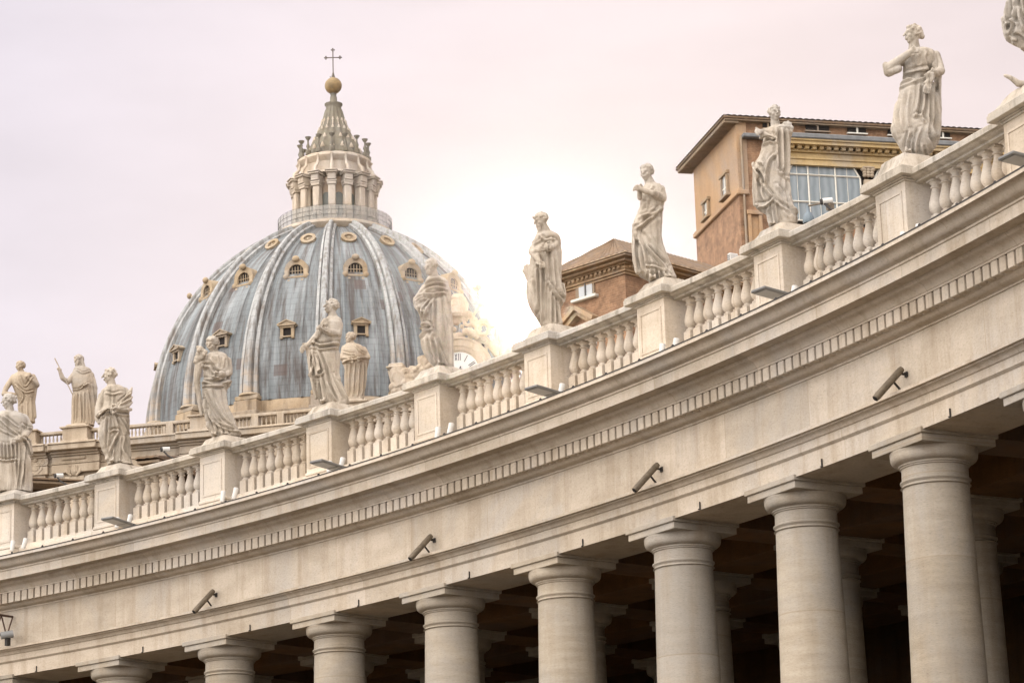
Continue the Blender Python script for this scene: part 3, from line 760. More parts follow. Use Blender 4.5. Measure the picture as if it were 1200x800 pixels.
    disp = np.zeros(nv); front = np.clip((.35-nm[:, 1])/.7, 0, 1); front = front*front*(3-2*front)
    allf = list(folds)
    for f in allf:
        pts = f[0]; amp = (f[1] if len(f) > 1 else 1.0)*.036*size*hard; wd = (f[2] if len(f) > 2 else 1.0)*.028*size
        Q = np.array([loc(*p) for p in pts]); 
        # smooth the line
        tt = np.linspace(0, len(Q)-1, 8*(len(Q)-1)+1); k0 = np.minimum(tt.astype(int), len(Q)-2); fr_ = tt-k0
        pm = np.vstack([2*Q[0]-Q[1], Q, 2*Q[-1]-Q[-2]]); p0, p1, p2, p3 = pm[k0], pm[k0+1], pm[k0+2], pm[k0+3]; t1 = fr_[:, None]
        Qs = .5*((2*p1)+(-p0+p2)*t1+(2*p0-5*p1+4*p2-p3)*t1**2+(-p0+3*p1-3*p2+p3)*t1**3)
        best = np.full(nv, 1e9); par = np.zeros(nv); sgn = np.ones(nv)
        for k in range(len(Qs)-1):
            A, B = Qs[k], Qs[k+1]; D = B-A; L2 = D@D+1e-12; W = co[:, [0, 2]]-A; s_ = np.clip((W@D)/L2, 0, 1)
            E_ = W-s_[:, None]*D; dd = np.hypot(E_[:, 0], E_[:, 1]); up_ = dd < best
            best[up_] = dd[up_]; par[up_] = ((k+s_)/(len(Qs)-1))[up_]; sgn[up_] = np.sign(D[0]*W[:, 1]-D[1]*W[:, 0])[up_]
        env_ = np.minimum(1, np.minimum(par, 1-par)*6+.35)
        ridge = np.exp(-(best/wd)**1.35)-1.15*np.exp(-((best-1.9*wd)/wd)**2)*np.where(sgn > 0, 1.0, .55)
        disp += amp*env_*ridge*front
    disp = np.clip(disp, -.10*size, .09*size)
    mn = np.array([mnoise.noise(Vector(c*7/size+np.array([seed*3.1, 0, 0])))+.5*mnoise.noise(Vector(c*17/size)) for c in co])
    disp += mn*.007*size
    co2 = co+nm*disp[:, None]
    if base_top is not None:
        zb = base_top-P0.z; co2[:, 2] = np.maximum(co2[:, 2], zb-.01)
    me.vertices.foreach_set('co', co2.ravel()); me.update()
    me.polygons.foreach_set('use_smooth', [True]*len(me.polygons))
    me.materials.clear(); me.materials.append(mat); me.name = 'figure'
    root = thing(name, label, 'statue', P0, math.atan2(ex.y, ex.x), group)
    fo = bpy.data.objects.new('figure', me); COL.objects.link(fo); fo.parent = root
    if plinth and base_top is not None:
        zb = base_top-P0.z; pbm = MB(); zl = -.02
        a0 = (rz if rz is not None else 0)-root.rotation_euler.z
        Mz = Matrix.Rotation(a0, 3, 'Z'); w0, w1, h0, h1 = base_w*.66, base_w*.46, zl, zb+.02; Vp = []; Fp = []; nq = 10; Rp = random.Random(seed)
        for j in range(5):
            tj = j/4; wj = w0+(w1-w0)*tj**.8; zj = h0+(h1-h0)*tj
            for sd_ in range(4):
                for q_ in range(nq):
                    u_ = -1+2*q_/nq; p_ = [(u_, -1), (1, u_), (-u_, 1), (-1, -u_)][sd_]
                    k_ = (1-.06*(abs(u_)**6))*(1+Rp.uniform(-.03, .03)*(j > 0))
                    Vp.append(Mz @ Vector((p_[0]*wj*k_, p_[1]*wj*k_, zj+Rp.uniform(-.012, .012)*(0 < j < 4))))
        for j in range(4):
            for q_ in range(4*nq): Fp.append((j*4*nq+q_, j*4*nq+(q_+1) % (4*nq), (j+1)*4*nq+(q_+1) % (4*nq), (j+1)*4*nq+q_))
        Fp.append(tuple(range(4*nq))); Fp.append(tuple(16*nq+q_ for q_ in range(4*nq-1, -1, -1))); pbm.add(Vp, Fp)
        pbm.build('plinth', mat, root, auto=50)
    return root

def col_statue(i, name, label, org, sc, rows, head, btop, **kw):
    P0 = CP(i, BD, 18.0)
    z = at_plane(org[0]+btop[0]/sc, org[1]+btop[1]/sc, P0, Vector((P0.x, P0.y, 0)).normalized()).z
    return statue(name, label, P0, org, sc, rows, head, base_top=max(z-.07, 18.06), rz=rot_at(i), **kw)

# --- the woman with a hand on her breast (right)
col_statue(7, 'saint_statue', 'stone woman with hair in a bun and one hand laid on her breast', (1020, 20), 4.444,
    [(165, 235, 285), (178, 205, 310), (190, 175, 335), (215, 165, 345), (240, 168, 340), (265, 170, 330), (300, 168, 310), (330, 165, 300), (350, 155, 318), (372, 148, 335), (400, 150, 350), (440, 140, 358), (490, 126, 362), (540, 112, 366), (580, 104, 368), (615, 112, 366), (650, 136, 364), (690, 158, 340), (720, 172, 312), (745, 180, 290)],
    dict(c=(222, 98), r=(43, 52), n=(228, 172), yaw=-68, tilt=-4, hair='bun', d=-.05), (230, 735),
    arms=[[(195, 208, 26, -.05), (98, 285, 30, -.16), (110, 275, 27, -.2), (205, 228, 19, -.40)], [(338, 205, 30, 0), (362, 290, 27, -.1), (312, 330, 22, -.34), (305, 375, 18, -.38)]],
    tubes=[[(345, 230, 26, .05), (352, 330, 20, .1), (350, 480, 17, .05), (345, 650, 14, 0)], [(80, 265, 18, -.16), (95, 305, 24, -.16), (150, 295, 20, -.25)]],
    folds=[([(155, 362), (200, 346), (250, 352), (305, 335)], 1.3, 1.3), ([(150, 382), (200, 368), (245, 362)], 1.0), ([(180, 310), (240, 300), (300, 285)], .8), ([(258, 372), (252, 460), (236, 545)], 1.3), ([(285, 400), (282, 480), (268, 545)], 1.2), ([(232, 548), (258, 540), (286, 578)], 1.2),
           ([(308, 400), (306, 520), (300, 640)], 1.0), ([(330, 330), (328, 480), (330, 650)], 1.4), ([(358, 330), (362, 460), (358, 640)], 1.0), ([(190, 738), (194, 680), (212, 620)], 1.2), ([(235, 738), (240, 680), (262, 615)], 1.2), ([(212, 735), (216, 670)], .9), ([(140, 450), (128, 540), (150, 640)], .8), ([(180, 400), (160, 520), (165, 620)], .7), ([(205, 420), (195, 540), (205, 640)], .7),
           ([(300, 650), (320, 690), (330, 720)], .9), ([(268, 690), (275, 735)], 1), ([(290, 210), (285, 250), (300, 290)], .9), ([(320, 190), (330, 250), (320, 300)], .9), ([(250, 220), (240, 270)], .5), ([(310, 560), (322, 620), (345, 660)], 1.1)],
    feet=[(200, 738, 0, -.28)], seed=2)
# --- the statue with a drape over its shoulder
col_statue(6, 'saint_statue', 'stone figure with a long mantle hanging from one shoulder, before the brick palace', (860, 115), 5.0,
    [(160, 235, 275), (172, 215, 320), (190, 185, 345), (215, 178, 345), (245, 172, 340), (270, 165, 335), (300, 160, 332), (340, 150, 330), (375, 128, 330), (405, 110, 330), (440, 112, 330), (480, 118, 333), (520, 117, 337), (560, 116, 342), (600, 117, 348), (635, 122, 354), (655, 150, 358), (680, 188, 366), (720, 198, 376), (750, 202, 370), (775, 212, 335)],
    dict(c=(239, 92), r=(42, 50), n=(246, 168), yaw=22, tilt=2, hair='cap', d=-.02), (270, 758),
    arms=[[(205, 205, 24, -.08), (170, 225, 20, -.25), (155, 235, 17, -.38)]],
    blobs=[(300, 165, 17), (320, 170, 19), (335, 185, 18), (290, 180, 18), (310, 195, 22), (330, 205, 18), (300, 155, 9), (318, 152, 9), (333, 160, 9)],
    tubes=[[(160, 262, 12, -.3), (185, 240, 14, -.3), (230, 262, 12, -.3)], [(118, 405, 14, -.2), (128, 440, 17, -.25), (122, 560, 15, -.2), (128, 640, 14, -.2)]],
    folds=[([(252, 200), (256, 330), (262, 445)], 1.5), ([(285, 205), (288, 340), (290, 460)], 1.4), ([(318, 210), (318, 400), (320, 500), (332, 630), (362, 680)], 1.5), ([(268, 455), (290, 470), (315, 490)], 1.3), ([(300, 490), (302, 540), (318, 610)], 1.2), ([(330, 520), (340, 620), (375, 700)], 1.0),
           ([(250, 345), (205, 400), (188, 470), (186, 540)], 1.3), ([(120, 440), (150, 500), (190, 560), (228, 610)], 1.5), ([(135, 420), (165, 460), (185, 520)], 1.0), ([(130, 470), (135, 560), (152, 640)], 1.3), ([(150, 520), (165, 590), (195, 640)], 1.1), ([(140, 645), (190, 648), (232, 620)], 1.5), ([(232, 622), (270, 650), (330, 680)], .9),
           ([(200, 655), (205, 710), (218, 765)], 1.3), ([(220, 645), (226, 700), (240, 760)], 1.3), ([(240, 640), (250, 700), (262, 750)], 1.2), ([(280, 660), (320, 720)], .7), ([(168, 290), (210, 278), (248, 285)], 1.1), ([(230, 240), (245, 265), (240, 300)], 1.0), ([(150, 395), (140, 415), (160, 440)], 1.0), ([(180, 330), (170, 380)], .5), ([(255, 540), (300, 590), (320, 650)], 1.0)],
    seed=3, feet=[(235, 775, 0, -.25)])
# --- the young statue with an arm across the chest
col_statue(5, 'saint_statue', 'slender young stone saint with one arm across the chest and a sweeping robe', (720, 185), 5.0,
    [(145, 185, 235), (158, 178, 262), (175, 168, 288), (200, 158, 296), (225, 152, 298), (255, 152, 298), (285, 150, 290), (315, 138, 286), (345, 127, 284), (375, 113, 281), (405, 107, 278), (430, 118, 278), (470, 113, 278), (520, 112, 288), (560, 112, 304), (600, 113, 322), (640, 118, 338), (670, 128, 348), (695, 150, 360), (715, 195, 368), (738, 205, 345)],
    dict(c=(188, 93), r=(42, 50), n=(208, 150), yaw=-28, tilt=8, hair='curl', d=-.06), (270, 725),
    arms=[[(272, 185, 28, -.02), (284, 250, 25, -.14), (225, 238, 21, -.36), (165, 222, 17, -.42)]],
    tubes=[[(150, 225, 16, -.3), (150, 255, 16, -.25)], [(120, 410, 16, -.18), (116, 520, 16, -.2), (122, 620, 16, -.22), (140, 685, 17, -.22)]],
    folds=[([(285, 300), (240, 335), (195, 352), (150, 366)], 1.5, 1.2), ([(272, 330), (215, 370), (165, 410), (130, 432)], 1.5, 1.2), ([(240, 310), (200, 335)], .9), ([(125, 440), (155, 520), (178, 590), (188, 655)], 1.6, 1.2), ([(140, 445), (180, 520), (250, 610), (330, 690)], 1.3), ([(118, 490), (118, 580), (135, 690)], 1.3), ([(140, 520), (150, 600), (165, 680)], 1.2), ([(190, 540), (240, 600), (310, 650)], 1.0), ([(160, 465), (205, 530)], .9),
           ([(186, 655), (240, 662), (300, 680)], 1.2), ([(212, 680), (215, 735)], 1.2), ([(235, 680), (240, 735)], 1.2), ([(262, 685), (266, 730)], 1.2), ([(290, 690), (310, 725)], 1.0), ([(210, 480), (260, 560), (320, 630)], .7), ([(175, 280), (165, 310)], .9), ([(195, 265), (190, 300)], .7), ([(225, 180), (215, 205)], .7), ([(260, 160), (285, 200)], .5), ([(170, 370), (150, 400)], .9)],
    seed=4, feet=[(225, 735, 0, -.28), (320, 725, 0, -.22)])
# --- the bearded statue
col_statue(4, 'saint_statue', 'bearded stone saint looking down to the left, against the bright sky', (590, 245), 5.333,
    [(140, 215, 290), (155, 208, 330), (175, 195, 352), (210, 186, 358), (245, 182, 360), (280, 170, 362), (320, 165, 362), (360, 160, 362), (410, 156, 363), (450, 152, 366), (480, 143, 372), (520, 140, 382), (560, 146, 388), (585, 152, 380), (610, 160, 366), (640, 178, 362), (680, 205, 366), (710, 225, 370), (740, 236, 374)],
    dict(c=(236, 80), r=(44, 50), n=(270, 155), yaw=-66, tilt=14, hair='curl', beard=1.0, d=-.08, extra=[(0, -.8, .5, .22), (0, -.95, .62, .14)]), (300, 738),
    arms=[[(205, 210, 26, -.05), (180, 280, 25, -.15), (205, 325, 22, -.34), (228, 362, 18, -.45)], [(330, 195, 28, 0), (312, 245, 27, -.2), (280, 275, 22, -.36), (262, 280, 18, -.42)]],
    blobs=[(215, 330, 30, -.33), (225, 370, 26, -.36), (200, 295, 22, -.3)],
    tubes=[[(130, 358, 8, 0), (140, 390, 16, 0), (160, 430, 22, 0)], [(122, 385, 7, 0), (145, 410, 14, 0)], [(148, 350, 9, 0), (160, 400, 16, 0)], [(370, 480, 14, -.1), (382, 540, 13, -.15), (375, 580, 12, -.1)]],
    folds=[([(232, 385), (236, 500), (240, 650), (236, 732)], 1.4), ([(205, 400), (208, 520), (212, 640)], 1.2), ([(180, 460), (190, 560), (205, 650)], 1.3), ([(165, 490), (175, 570), (200, 660)], .9), ([(255, 300), (262, 400), (268, 485)], 1.4), ([(300, 222), (272, 250), (275, 360), (285, 480)], 1.5), ([(285, 480), (325, 540), (368, 592)], 1.6, 1.2), ([(335, 290), (342, 420), (360, 510), (386, 555)], 1.2), ([(315, 330), (318, 430), (330, 520)], .9),
           ([(262, 490), (258, 600), (256, 732)], 1.3), ([(300, 540), (298, 640), (296, 732)], 1.2), ([(320, 570), (324, 650), (326, 732)], 1.2), ([(346, 600), (350, 670), (364, 732)], 1.1), ([(278, 500), (278, 620), (276, 732)], .9), ([(190, 232), (220, 222), (245, 200)], .9), ([(362, 190), (360, 300), (362, 440)], .8), ([(225, 180), (260, 215), (300, 205)], 1.0), ([(300, 205), (330, 215), (345, 250)], .9)],
    seed=5)
# --- the statue wrapped in a mantle
col_statue(3, 'saint_statue', 'stone saint wrapped in a heavy mantle, before the right side of the dome', (460, 295), 5.333,
    [(155, 225, 300), (170, 210, 332), (195, 196, 350), (220, 186, 354), (250, 182, 357), (275, 170, 360), (300, 150, 363), (330, 142, 366), (360, 152, 370), (400, 168, 374), (440, 176, 378), (470, 182, 380), (510, 180, 381), (550, 172, 383), (600, 180, 384), (640, 196, 384), (680, 222, 385), (715, 255, 386), (740, 268, 384)],
    dict(c=(243, 100), r=(42, 50), n=(262, 165), yaw=-55, tilt=16, hair='cap', beard=.3, d=-.1), (310, 730),
    arms=[[(205, 225, 26, -.05), (152, 315, 26, -.1), (165, 345, 22, -.18), (188, 372, 15, -.3)]],
    tubes=[[(140, 300, 12, -.1), (148, 345, 16, -.1), (170, 375, 14, -.15)], [(345, 250, 22, -.12), (352, 300, 18, -.12), (340, 330, 14, -.2)], [(190, 470, 14, -.25), (220, 480, 12, -.3), (245, 490, 12, -.3)]],
    folds=[([(205, 205), (250, 185), (300, 178)], 1.2), ([(200, 235), (260, 212), (330, 215)], 1.3), ([(195, 258), (260, 240), (340, 250)], .9), ([(185, 278), (240, 292), (325, 276)], 2.0, 1.4), ([(256, 305), (252, 400), (252, 480), (262, 565)], 1.6), ([(262, 565), (296, 640), (335, 720)], 1.7, 1.2), ([(325, 300), (345, 400), (378, 490)], 1.4), ([(180, 470), (215, 468), (240, 488), (246, 570)], 1.4), ([(192, 440), (215, 380), (245, 330)], 1.3), ([(175, 420), (190, 370), (230, 315)], .9), ([(168, 545), (205, 512), (250, 505)], 1.5), ([(150, 340), (180, 318), (210, 308)], 1.2), ([(148, 318), (170, 300), (195, 296)], 1.0),
           ([(230, 545), (245, 620), (272, 700)], 1.2), ([(275, 600), (285, 660), (292, 725)], 1.2), ([(200, 560), (220, 640), (255, 710)], 1.0), ([(360, 480), (366, 600), (368, 730)], .7), ([(310, 420), (330, 560), (350, 690)], .6), ([(340, 190), (352, 240)], .7)],
    seed=6, feet=[(300, 728, 0, -.3)])
# --- the statue lit on the head
col_statue(2, 'saint_statue', 'stone saint with sunlit curly head looking left, before the middle of the dome', (335, 340), 5.333,
    [(165, 258, 328), (180, 246, 346), (205, 226, 354), (235, 206, 354), (265, 192, 352), (295, 184, 346), (325, 172, 340), (350, 152, 336), (380, 145, 334), (420, 143, 334), (460, 147, 334), (500, 151, 332), (540, 158, 335), (570, 172, 346), (600, 184, 360), (640, 194, 378), (675, 202, 394), (705, 206, 398), (728, 212, 388)],
    dict(c=(283, 108), r=(41, 48), n=(296, 172), yaw=-74, tilt=-10, hair='curl', d=-.06), (300, 716),
    arms=[[(250, 208, 28, -.1), (212, 275, 24, -.2), (165, 335, 20, -.25), (132, 362, 14, -.28)], [(328, 215, 30, -.02), (322, 285, 27, -.14), (270, 285, 22, -.36), (238, 272, 17, -.42)]],
    tubes=[[(135, 370, 13, -.25), (148, 440, 16, -.2), (160, 520, 18, -.2), (172, 600, 15, -.18), (188, 680, 13, -.15)], [(165, 380, 15, -.28), (185, 470, 16, -.28), (195, 535, 13, -.28)]],
    folds=[([(175, 345), (220, 362), (280, 352), (332, 338)], 1.6, 1.2), ([(180, 368), (225, 388), (325, 372)], 1.4), ([(195, 395), (235, 500), (265, 620), (305, 700)], 1.6, 1.2), ([(162, 400), (172, 470), (155, 550)], 1.4), ([(188, 425), (205, 500), (190, 545)], 1.3), ([(300, 540), (345, 630), (392, 705)], 1.2), ([(215, 560), (228, 640), (240, 712)], 1.3), ([(332, 390), (334, 480), (340, 560)], .9), ([(150, 400), (152, 490), (168, 600), (190, 690)], 1.2), ([(258, 600), (285, 660), (310, 708)], 1.2), ([(220, 262), (240, 280), (262, 290)], 1.0), ([(190, 545), (215, 545), (235, 530)], 1.3), ([(195, 590), (205, 650), (212, 700)], 1.0), ([(235, 410), (290, 560), (350, 690)], .7), ([(250, 225), (235, 250)], .7), ([(300, 330), (335, 315)], .8), ([(320, 580), (370, 680)], .7)],
    seed=7, feet=[(230, 722, 0, -.3)])
# --- the curly-haired statue with carving at its shoulder
col_statue(1, 'saint_statue', 'curly-haired stone woman in a blowing robe, before the left part of the dome', (205, 385), 5.714,
    [(160, 230, 320), (178, 214, 348), (205, 200, 364), (235, 192, 370), (270, 188, 372), (300, 190, 372), (330, 192, 372), (355, 182, 378), (378, 178, 376), (405, 182, 352), (440, 182, 346), (480, 184, 346), (520, 186, 352), (560, 192, 366), (600, 203, 384), (640, 216, 404), (675, 230, 428), (700, 240, 448), (722, 246, 440), (738, 252, 400)],
    dict(c=(250, 112), r=(44, 50), n=(268, 170), yaw=-34, tilt=12, hair='wild', d=-.08), (330, 728),
    arms=[[(352, 215, 28, 0), (362, 300, 26, -.1), (330, 345, 22, -.3), (290, 350, 17, -.42)]],
    tubes=[[(205, 225, 22, -.1), (168, 260, 22, -.2), (150, 330, 21, -.16), (152, 410, 20, -.16), (166, 490, 17, -.12), (180, 580, 12, -.08)], [(150, 250, 17, -.2), (142, 330, 16, -.2), (146, 420, 14, -.16)]],
    blobs=[(170, 155, 26, -.2), (165, 185, 28, -.18), (180, 205, 26, -.2), (150, 215, 24, -.2), (140, 235, 18, -.22), (190, 165, 20, -.22), (155, 140, 14, -.2), (195, 190, 20, -.26), (205, 175, 16, -.28), (160, 170, 14, -.36)],
    folds=[([(195, 268), (235, 274), (262, 318), (340, 338)], 2.0, 1.4), ([(265, 300), (310, 330), (345, 325)], 1.4), ([(185, 366), (240, 386), (300, 390), (378, 355)], 2.0, 1.3), ([(180, 392), (260, 402), (345, 396)], 1.5), ([(185, 345), (240, 356), (300, 358)], .9), ([(200, 440), (240, 530), (310, 630), (425, 695)], 1.4), ([(212, 560), (260, 640), (340, 690), (440, 702)], 1.4), ([(330, 410), (345, 520), (400, 640)], 1.2), ([(190, 490), (212, 610), (242, 720)], 1.2), ([(240, 420), (280, 520), (350, 640)], .8), ([(255, 640), (268, 690), (272, 735)], 1.3), ([(300, 670), (318, 735)], 1.3), ([(340, 690), (360, 728)], 1.1), ([(222, 640), (245, 690), (256, 735)], 1.0), ([(235, 215), (260, 250)], .7), ([(280, 200), (300, 260)], .6), ([(330, 210), (325, 270)], .7), ([(290, 640), (380, 685)], .8)],
    seed=8, feet=[(262, 736, 0, -.3), (325, 732, 0, -.28)])
# --- the bare-chested martyr with a palm
col_statue(0, 'saint_statue', 'bare-chested stone martyr in profile holding a palm branch at his side', (90, 420), 5.926,
    [(185, 215, 300), (200, 196, 330), (225, 186, 345), (250, 182, 348), (280, 184, 346), (310, 184, 346), (340, 178, 352), (365, 165, 366), (390, 160, 368), (430, 162, 368), (470, 158, 368), (510, 152, 372), (550, 150, 370), (590, 158, 368), (630, 178, 366), (670, 196, 372), (705, 206, 385), (740, 214, 398)],
    dict(c=(228, 122), r=(46, 55), n=(242, 190), yaw=-86, tilt=2, hair='cap', d=-.04), (290, 742),
    arms=[[(196, 232, 28, 0), (158, 320, 24, .02), (150, 395, 22, -.05), (215, 372, 19, -.38), (238, 366, 16, -.44)], [(332, 228, 30, 0), (360, 305, 26, -.06), (320, 362, 22, -.32), (280, 378, 17, -.42)]],
    tubes=[[(300, 350, 14, -.36), (345, 295, 22, -.3), (370, 250, 18, -.24), (383, 212, 5, -.2)], [(310, 340, 14, -.38), (350, 318, 16, -.32), (380, 285, 10, -.28)], [(316, 362, 14, -.38), (355, 345, 15, -.3), (380, 320, 10, -.26)], [(300, 372, 14, -.38), (350, 375, 16, -.3), (374, 365, 12, -.2)], [(165, 250, 20, .12), (148, 330, 22, .14), (142, 410, 20, .1), (160, 440, 18, 0)]],
    folds=[([(160, 402), (200, 380), (240, 372)], 1.5), ([(165, 425), (215, 395), (258, 378)], 1.3), ([(242, 382), (270, 440), (292, 522)], 1.3), ([(150, 450), (165, 560), (190, 660), (212, 715)], 1.3), ([(232, 528), (262, 518), (290, 530), (252, 600), (212, 700)], 1.7, 1.2), ([(290, 430), (325, 480), (352, 532)], 1.3), ([(202, 420), (194, 520), (190, 620)], 1.2), ([(225, 430), (222, 530), (214, 640)], 1.0), ([(262, 560), (254, 640), (252, 730)], 1.2), ([(330, 560), (318, 640), (345, 690), (378, 735)], 1.3), ([(360, 540), (362, 620), (374, 710)], 1.2), ([(292, 330), (335, 292), (376, 262)], .9), ([(300, 345), (345, 318), (378, 298)], .9), ([(200, 250), (250, 265), (310, 250)], .7), ([(250, 265), (248, 330), (250, 365)], .5), ([(305, 560), (300, 650), (296, 735)], 1.0), ([(270, 400), (320, 410), (360, 400)], 1.1), ([(320, 430), (345, 470), (364, 520)], .9)],
    seed=9, feet=[(245, 738, 0, -.3), (300, 740, 0, -.25)])
# --- the soldier saint at the left edge
col_statue(-1, 'saint_statue', 'stone soldier saint in pleated skirt and cloak, cut by the left edge', (0, 410), 4.444,
    [(320, 5, 90), (335, -20, 125), (355, -45, 145), (390, -52, 152), (430, -50, 150), (470, -48, 140), (490, -50, 150), (530, -52, 160), (570, -52, 166), (610, -46, 166), (650, -40, 165), (690, -32, 164), (720, -26, 165), (742, -20, 168)],
    dict(c=(45, 272), r=(32, 40), n=(52, 325), yaw=-70, tilt=0, hair='curl', helmet=1, d=-.05), (90, 738),
    arms=[[(125, 358, 26, 0), (150, 410, 24, -.1), (125, 465, 20, -.3), (88, 482, 16, -.42)], [(-35, 360, 26, 0), (-60, 430, 22, -.1), (-30, 490, 18, -.3)]],
    tubes=[[(150, 480, 14, -.2), (162, 540, 12, -.15), (160, 555, 8, -.15)], [(-5, 590, 20, -.22), (0, 660, 17, -.24), (-5, 735, 13, -.26)], [(52, 590, 20, -.3), (54, 660, 18, -.32), (48, 735, 14, -.34)]],
    folds=[([(0, 378), (45, 420), (110, 468)], 1.2), ([(20, 360), (60, 395), (95, 420)], 1.0), ([(-20, 420), (30, 445), (90, 470)], .9), ([(118, 402), (140, 415), (166, 418)], 1.1), ([(112, 470), (145, 490), (166, 552)], 1.3), ([(0, 500), (5, 582)], 1.2), ([(18, 505), (22, 585)], 1.2), ([(38, 508), (42, 586)], 1.2), ([(58, 505), (62, 586)], 1.2), ([(78, 500), (84, 585)], 1.2), ([(-20, 582), (30, 592), (84, 584)], 1.6), ([(98, 505), (98, 600), (90, 738)], 1.5), ([(130, 515), (120, 620), (102, 738)], 1.4), ([(150, 560), (160, 650), (165, 735)], 1.2), ([(115, 600), (112, 735)], 1.1), ([(76, 590), (82, 660), (84, 735)], 1.5)],
    seed=10)
# --- the statue cut by the right edge
col_statue(8, 'saint_statue', 'stone saint cut by the right edge, only hanging drapery and a foot showing', (1140, 0), 6.667,
    [(-330, 420, 540), (-300, 360, 620), (-220, 320, 650), (-100, 300, 660), (0, 270, 660), (100, 238, 660), (190, 222, 660), (260, 232, 650), (310, 255, 640), (335, 300, 640), (370, 370, 640), (410, 410, 640), (500, 425, 620), (600, 425, 610), (700, 415, 600), (730, 410, 600)],
    dict(c=(480, -420), r=(60, 72), n=(480, -320), yaw=-50, tilt=4, hair='curl', beard=.6, d=-.06), (450, 700),
    arms=[[(370, -270, 40, -.05), (330, -120, 36, -.15), (430, -80, 28, -.42)], [(610, -270, 40, 0), (640, -120, 36, -.1), (560, -60, 28, -.4)]],
    tubes=[[(258, 655, 13, -.42), (300, 668, 19, -.40), (360, 705, 26, -.34), (430, 690, 30, -.2)], [(245, 180, 26, -.2), (270, 300, 26, -.22), (330, 330, 22, -.2)]],
    folds=[([(300, 0), (265, 140), (262, 300)], 1.4), ([(340, 30), (320, 160), (275, 330)], 1.4), ([(350, 80), (370, 200), (400, 290)], 1.5), ([(380, 60), (400, 160)], 1.0), ([(300, 340), (350, 350), (400, 392)], 1.2), ([(310, 20), (325, 60), (310, 100)], 1.2), ([(250, 250), (300, 210), (340, 240)], 1.0)],
    seed=11, base_w=.98)
#==PART3==
# ------------------------------------------------------------------ basilica front with its own balustrade
class Face:
    """a vertical wall plane: origin P (z = 0), u runs to the viewer's right, depth runs away"""
    def __init__(s, P, az):
        s.P = Vector((P.x, P.y, 0)); a = rad(az); s.u = Vector((math.sin(a), math.cos(a), 0)); s.n = Vector((s.u.y, -s.u.x, 0))
        if s.n.dot(s.P) > 0: s.n = -s.n
        s.rot = math.atan2(s.u.y, s.u.x)
    def at(s, x, y, off=0.0):
        q = at_plane(x, y, s.P+s.n*off, s.n); return (q-s.P).dot(s.u), q.z
FA = Face(at_dist(92, 520, 203), 103.6)
facade = thing('basilica_facade', 'warm stone church front with a balustraded top, below the left side of the dome', 'church front', FA.P, FA.rot)
def fx(x, y=505): return FA.at(x, y)[0]
ZB = FA.at(92, 520)[1]       # foot of the balustrade
ZR = FA.at(92, 503)[1]       # top of its rail
sL, sR = fx(-160), fx(640)
m = MB()
m.box(((sL+sR)/2, 2.0, (ZB-2.2)/2), (sR-sL, 4.0, ZB-2.2)); m.build('wall', M_FACADE, facade)
def cornice_local(name, s0, s1, z1, levels, par, mat):
    mm = MB()
    for (pr, h0, h1) in levels: mm.box(((s0+s1)/2, (-pr+2.4)/2, z1+(h0+h1)/2), (s1-s0, pr+2.4, h1-h0), bev=.03)
    return mm.build(name, mat, par)
lv = [(.10, -2.2, -1.55), (.18, -1.55, -1.45), (.06, -1.45, -.95), (.22, -.95, -.80), (.45, -.80, -.62), (.95, -.62, -.22), (1.05, -.22, -.12), (.85, -.12, -.02)]
cornice_local('cornice', sL, sR, ZB, lv, facade, M_FACADE)
piers = [(-14, 46, 1), (77, 106, 1), (137, 147, 0), (195, 203, 0), (226, 251, 1), (295, 303, 0), (325, 333, 0), (398, 432, 1), (470, 478, 0), (520, 528, 0)]
for x0, x1, big in piers:
    a, b = fx(x0), fx(x1)
    if big:
        lv2 = [(p+.35, h0, h1-.004) for p, h0, h1 in lv]
        cornice_local('cornice_break', a-.9, b+.9, ZB, lv2, facade, M_FACADE)
        mm = MB(); mm.box(((a+b)/2, .1, ZB+(ZR-ZB)/2), (b-a, 1.5, ZR-ZB), bev=.03); mm.box(((a+b)/2, .1, ZR+.06), (b-a+.35, 1.85, .14), bev=.03); mm.box(((a+b)/2, .1, ZB+.1), (b-a+.25, 1.7, .22), bev=.03)
        mm.build('pedestal', M_FACADE, facade)
    else:
        mm = MB(); mm.box(((a+b)/2, .2, ZB+(ZR-ZB)/2-.05), (b-a, .62, ZR-ZB-.1), bev=.02); mm.build('pier', M_FACADE, facade)
segs = []
for k in range(len(piers)-1): segs.append((fx(piers[k][1]), fx(piers[k+1][0])))
b_pro = MB().lathe([(.075, 0), (.075, .06), (.045, .1), (.085, .3), (.05, .52), (.045, .6), (.07, .64), (.07, .7)], 10)
hz = ZR-ZB-.42; sc_ = hz/.7
b_pro.V = [Vector((v.x, v.y, v.z*sc_)) for v in b_pro.V]; bo = None
mm = MB(); mm.box(((sL+sR)/2, .2, ZB+.10), (sR-sL, .5, .2), bev=.02); mm.box(((sL+sR)/2, .2, ZR-.11), (sR-sL, .55, .22), bev=.03); br_ = mm.build('balustrade', M_FACADE, facade)
for a, b in segs[:8]:
    nb = max(1, int((b-a-.1)/.27))
    for k in range(nb):
        s = a+(b-a)*(k+.5)/nb
        if bo is None: bo = b_pro.build('baluster', M_FACADE, br_, smooth=True); c = bo
        else: c = bo.copy(); COL.objects.link(c); c.parent = br_
        c.location = (s, .2, ZB+.2)
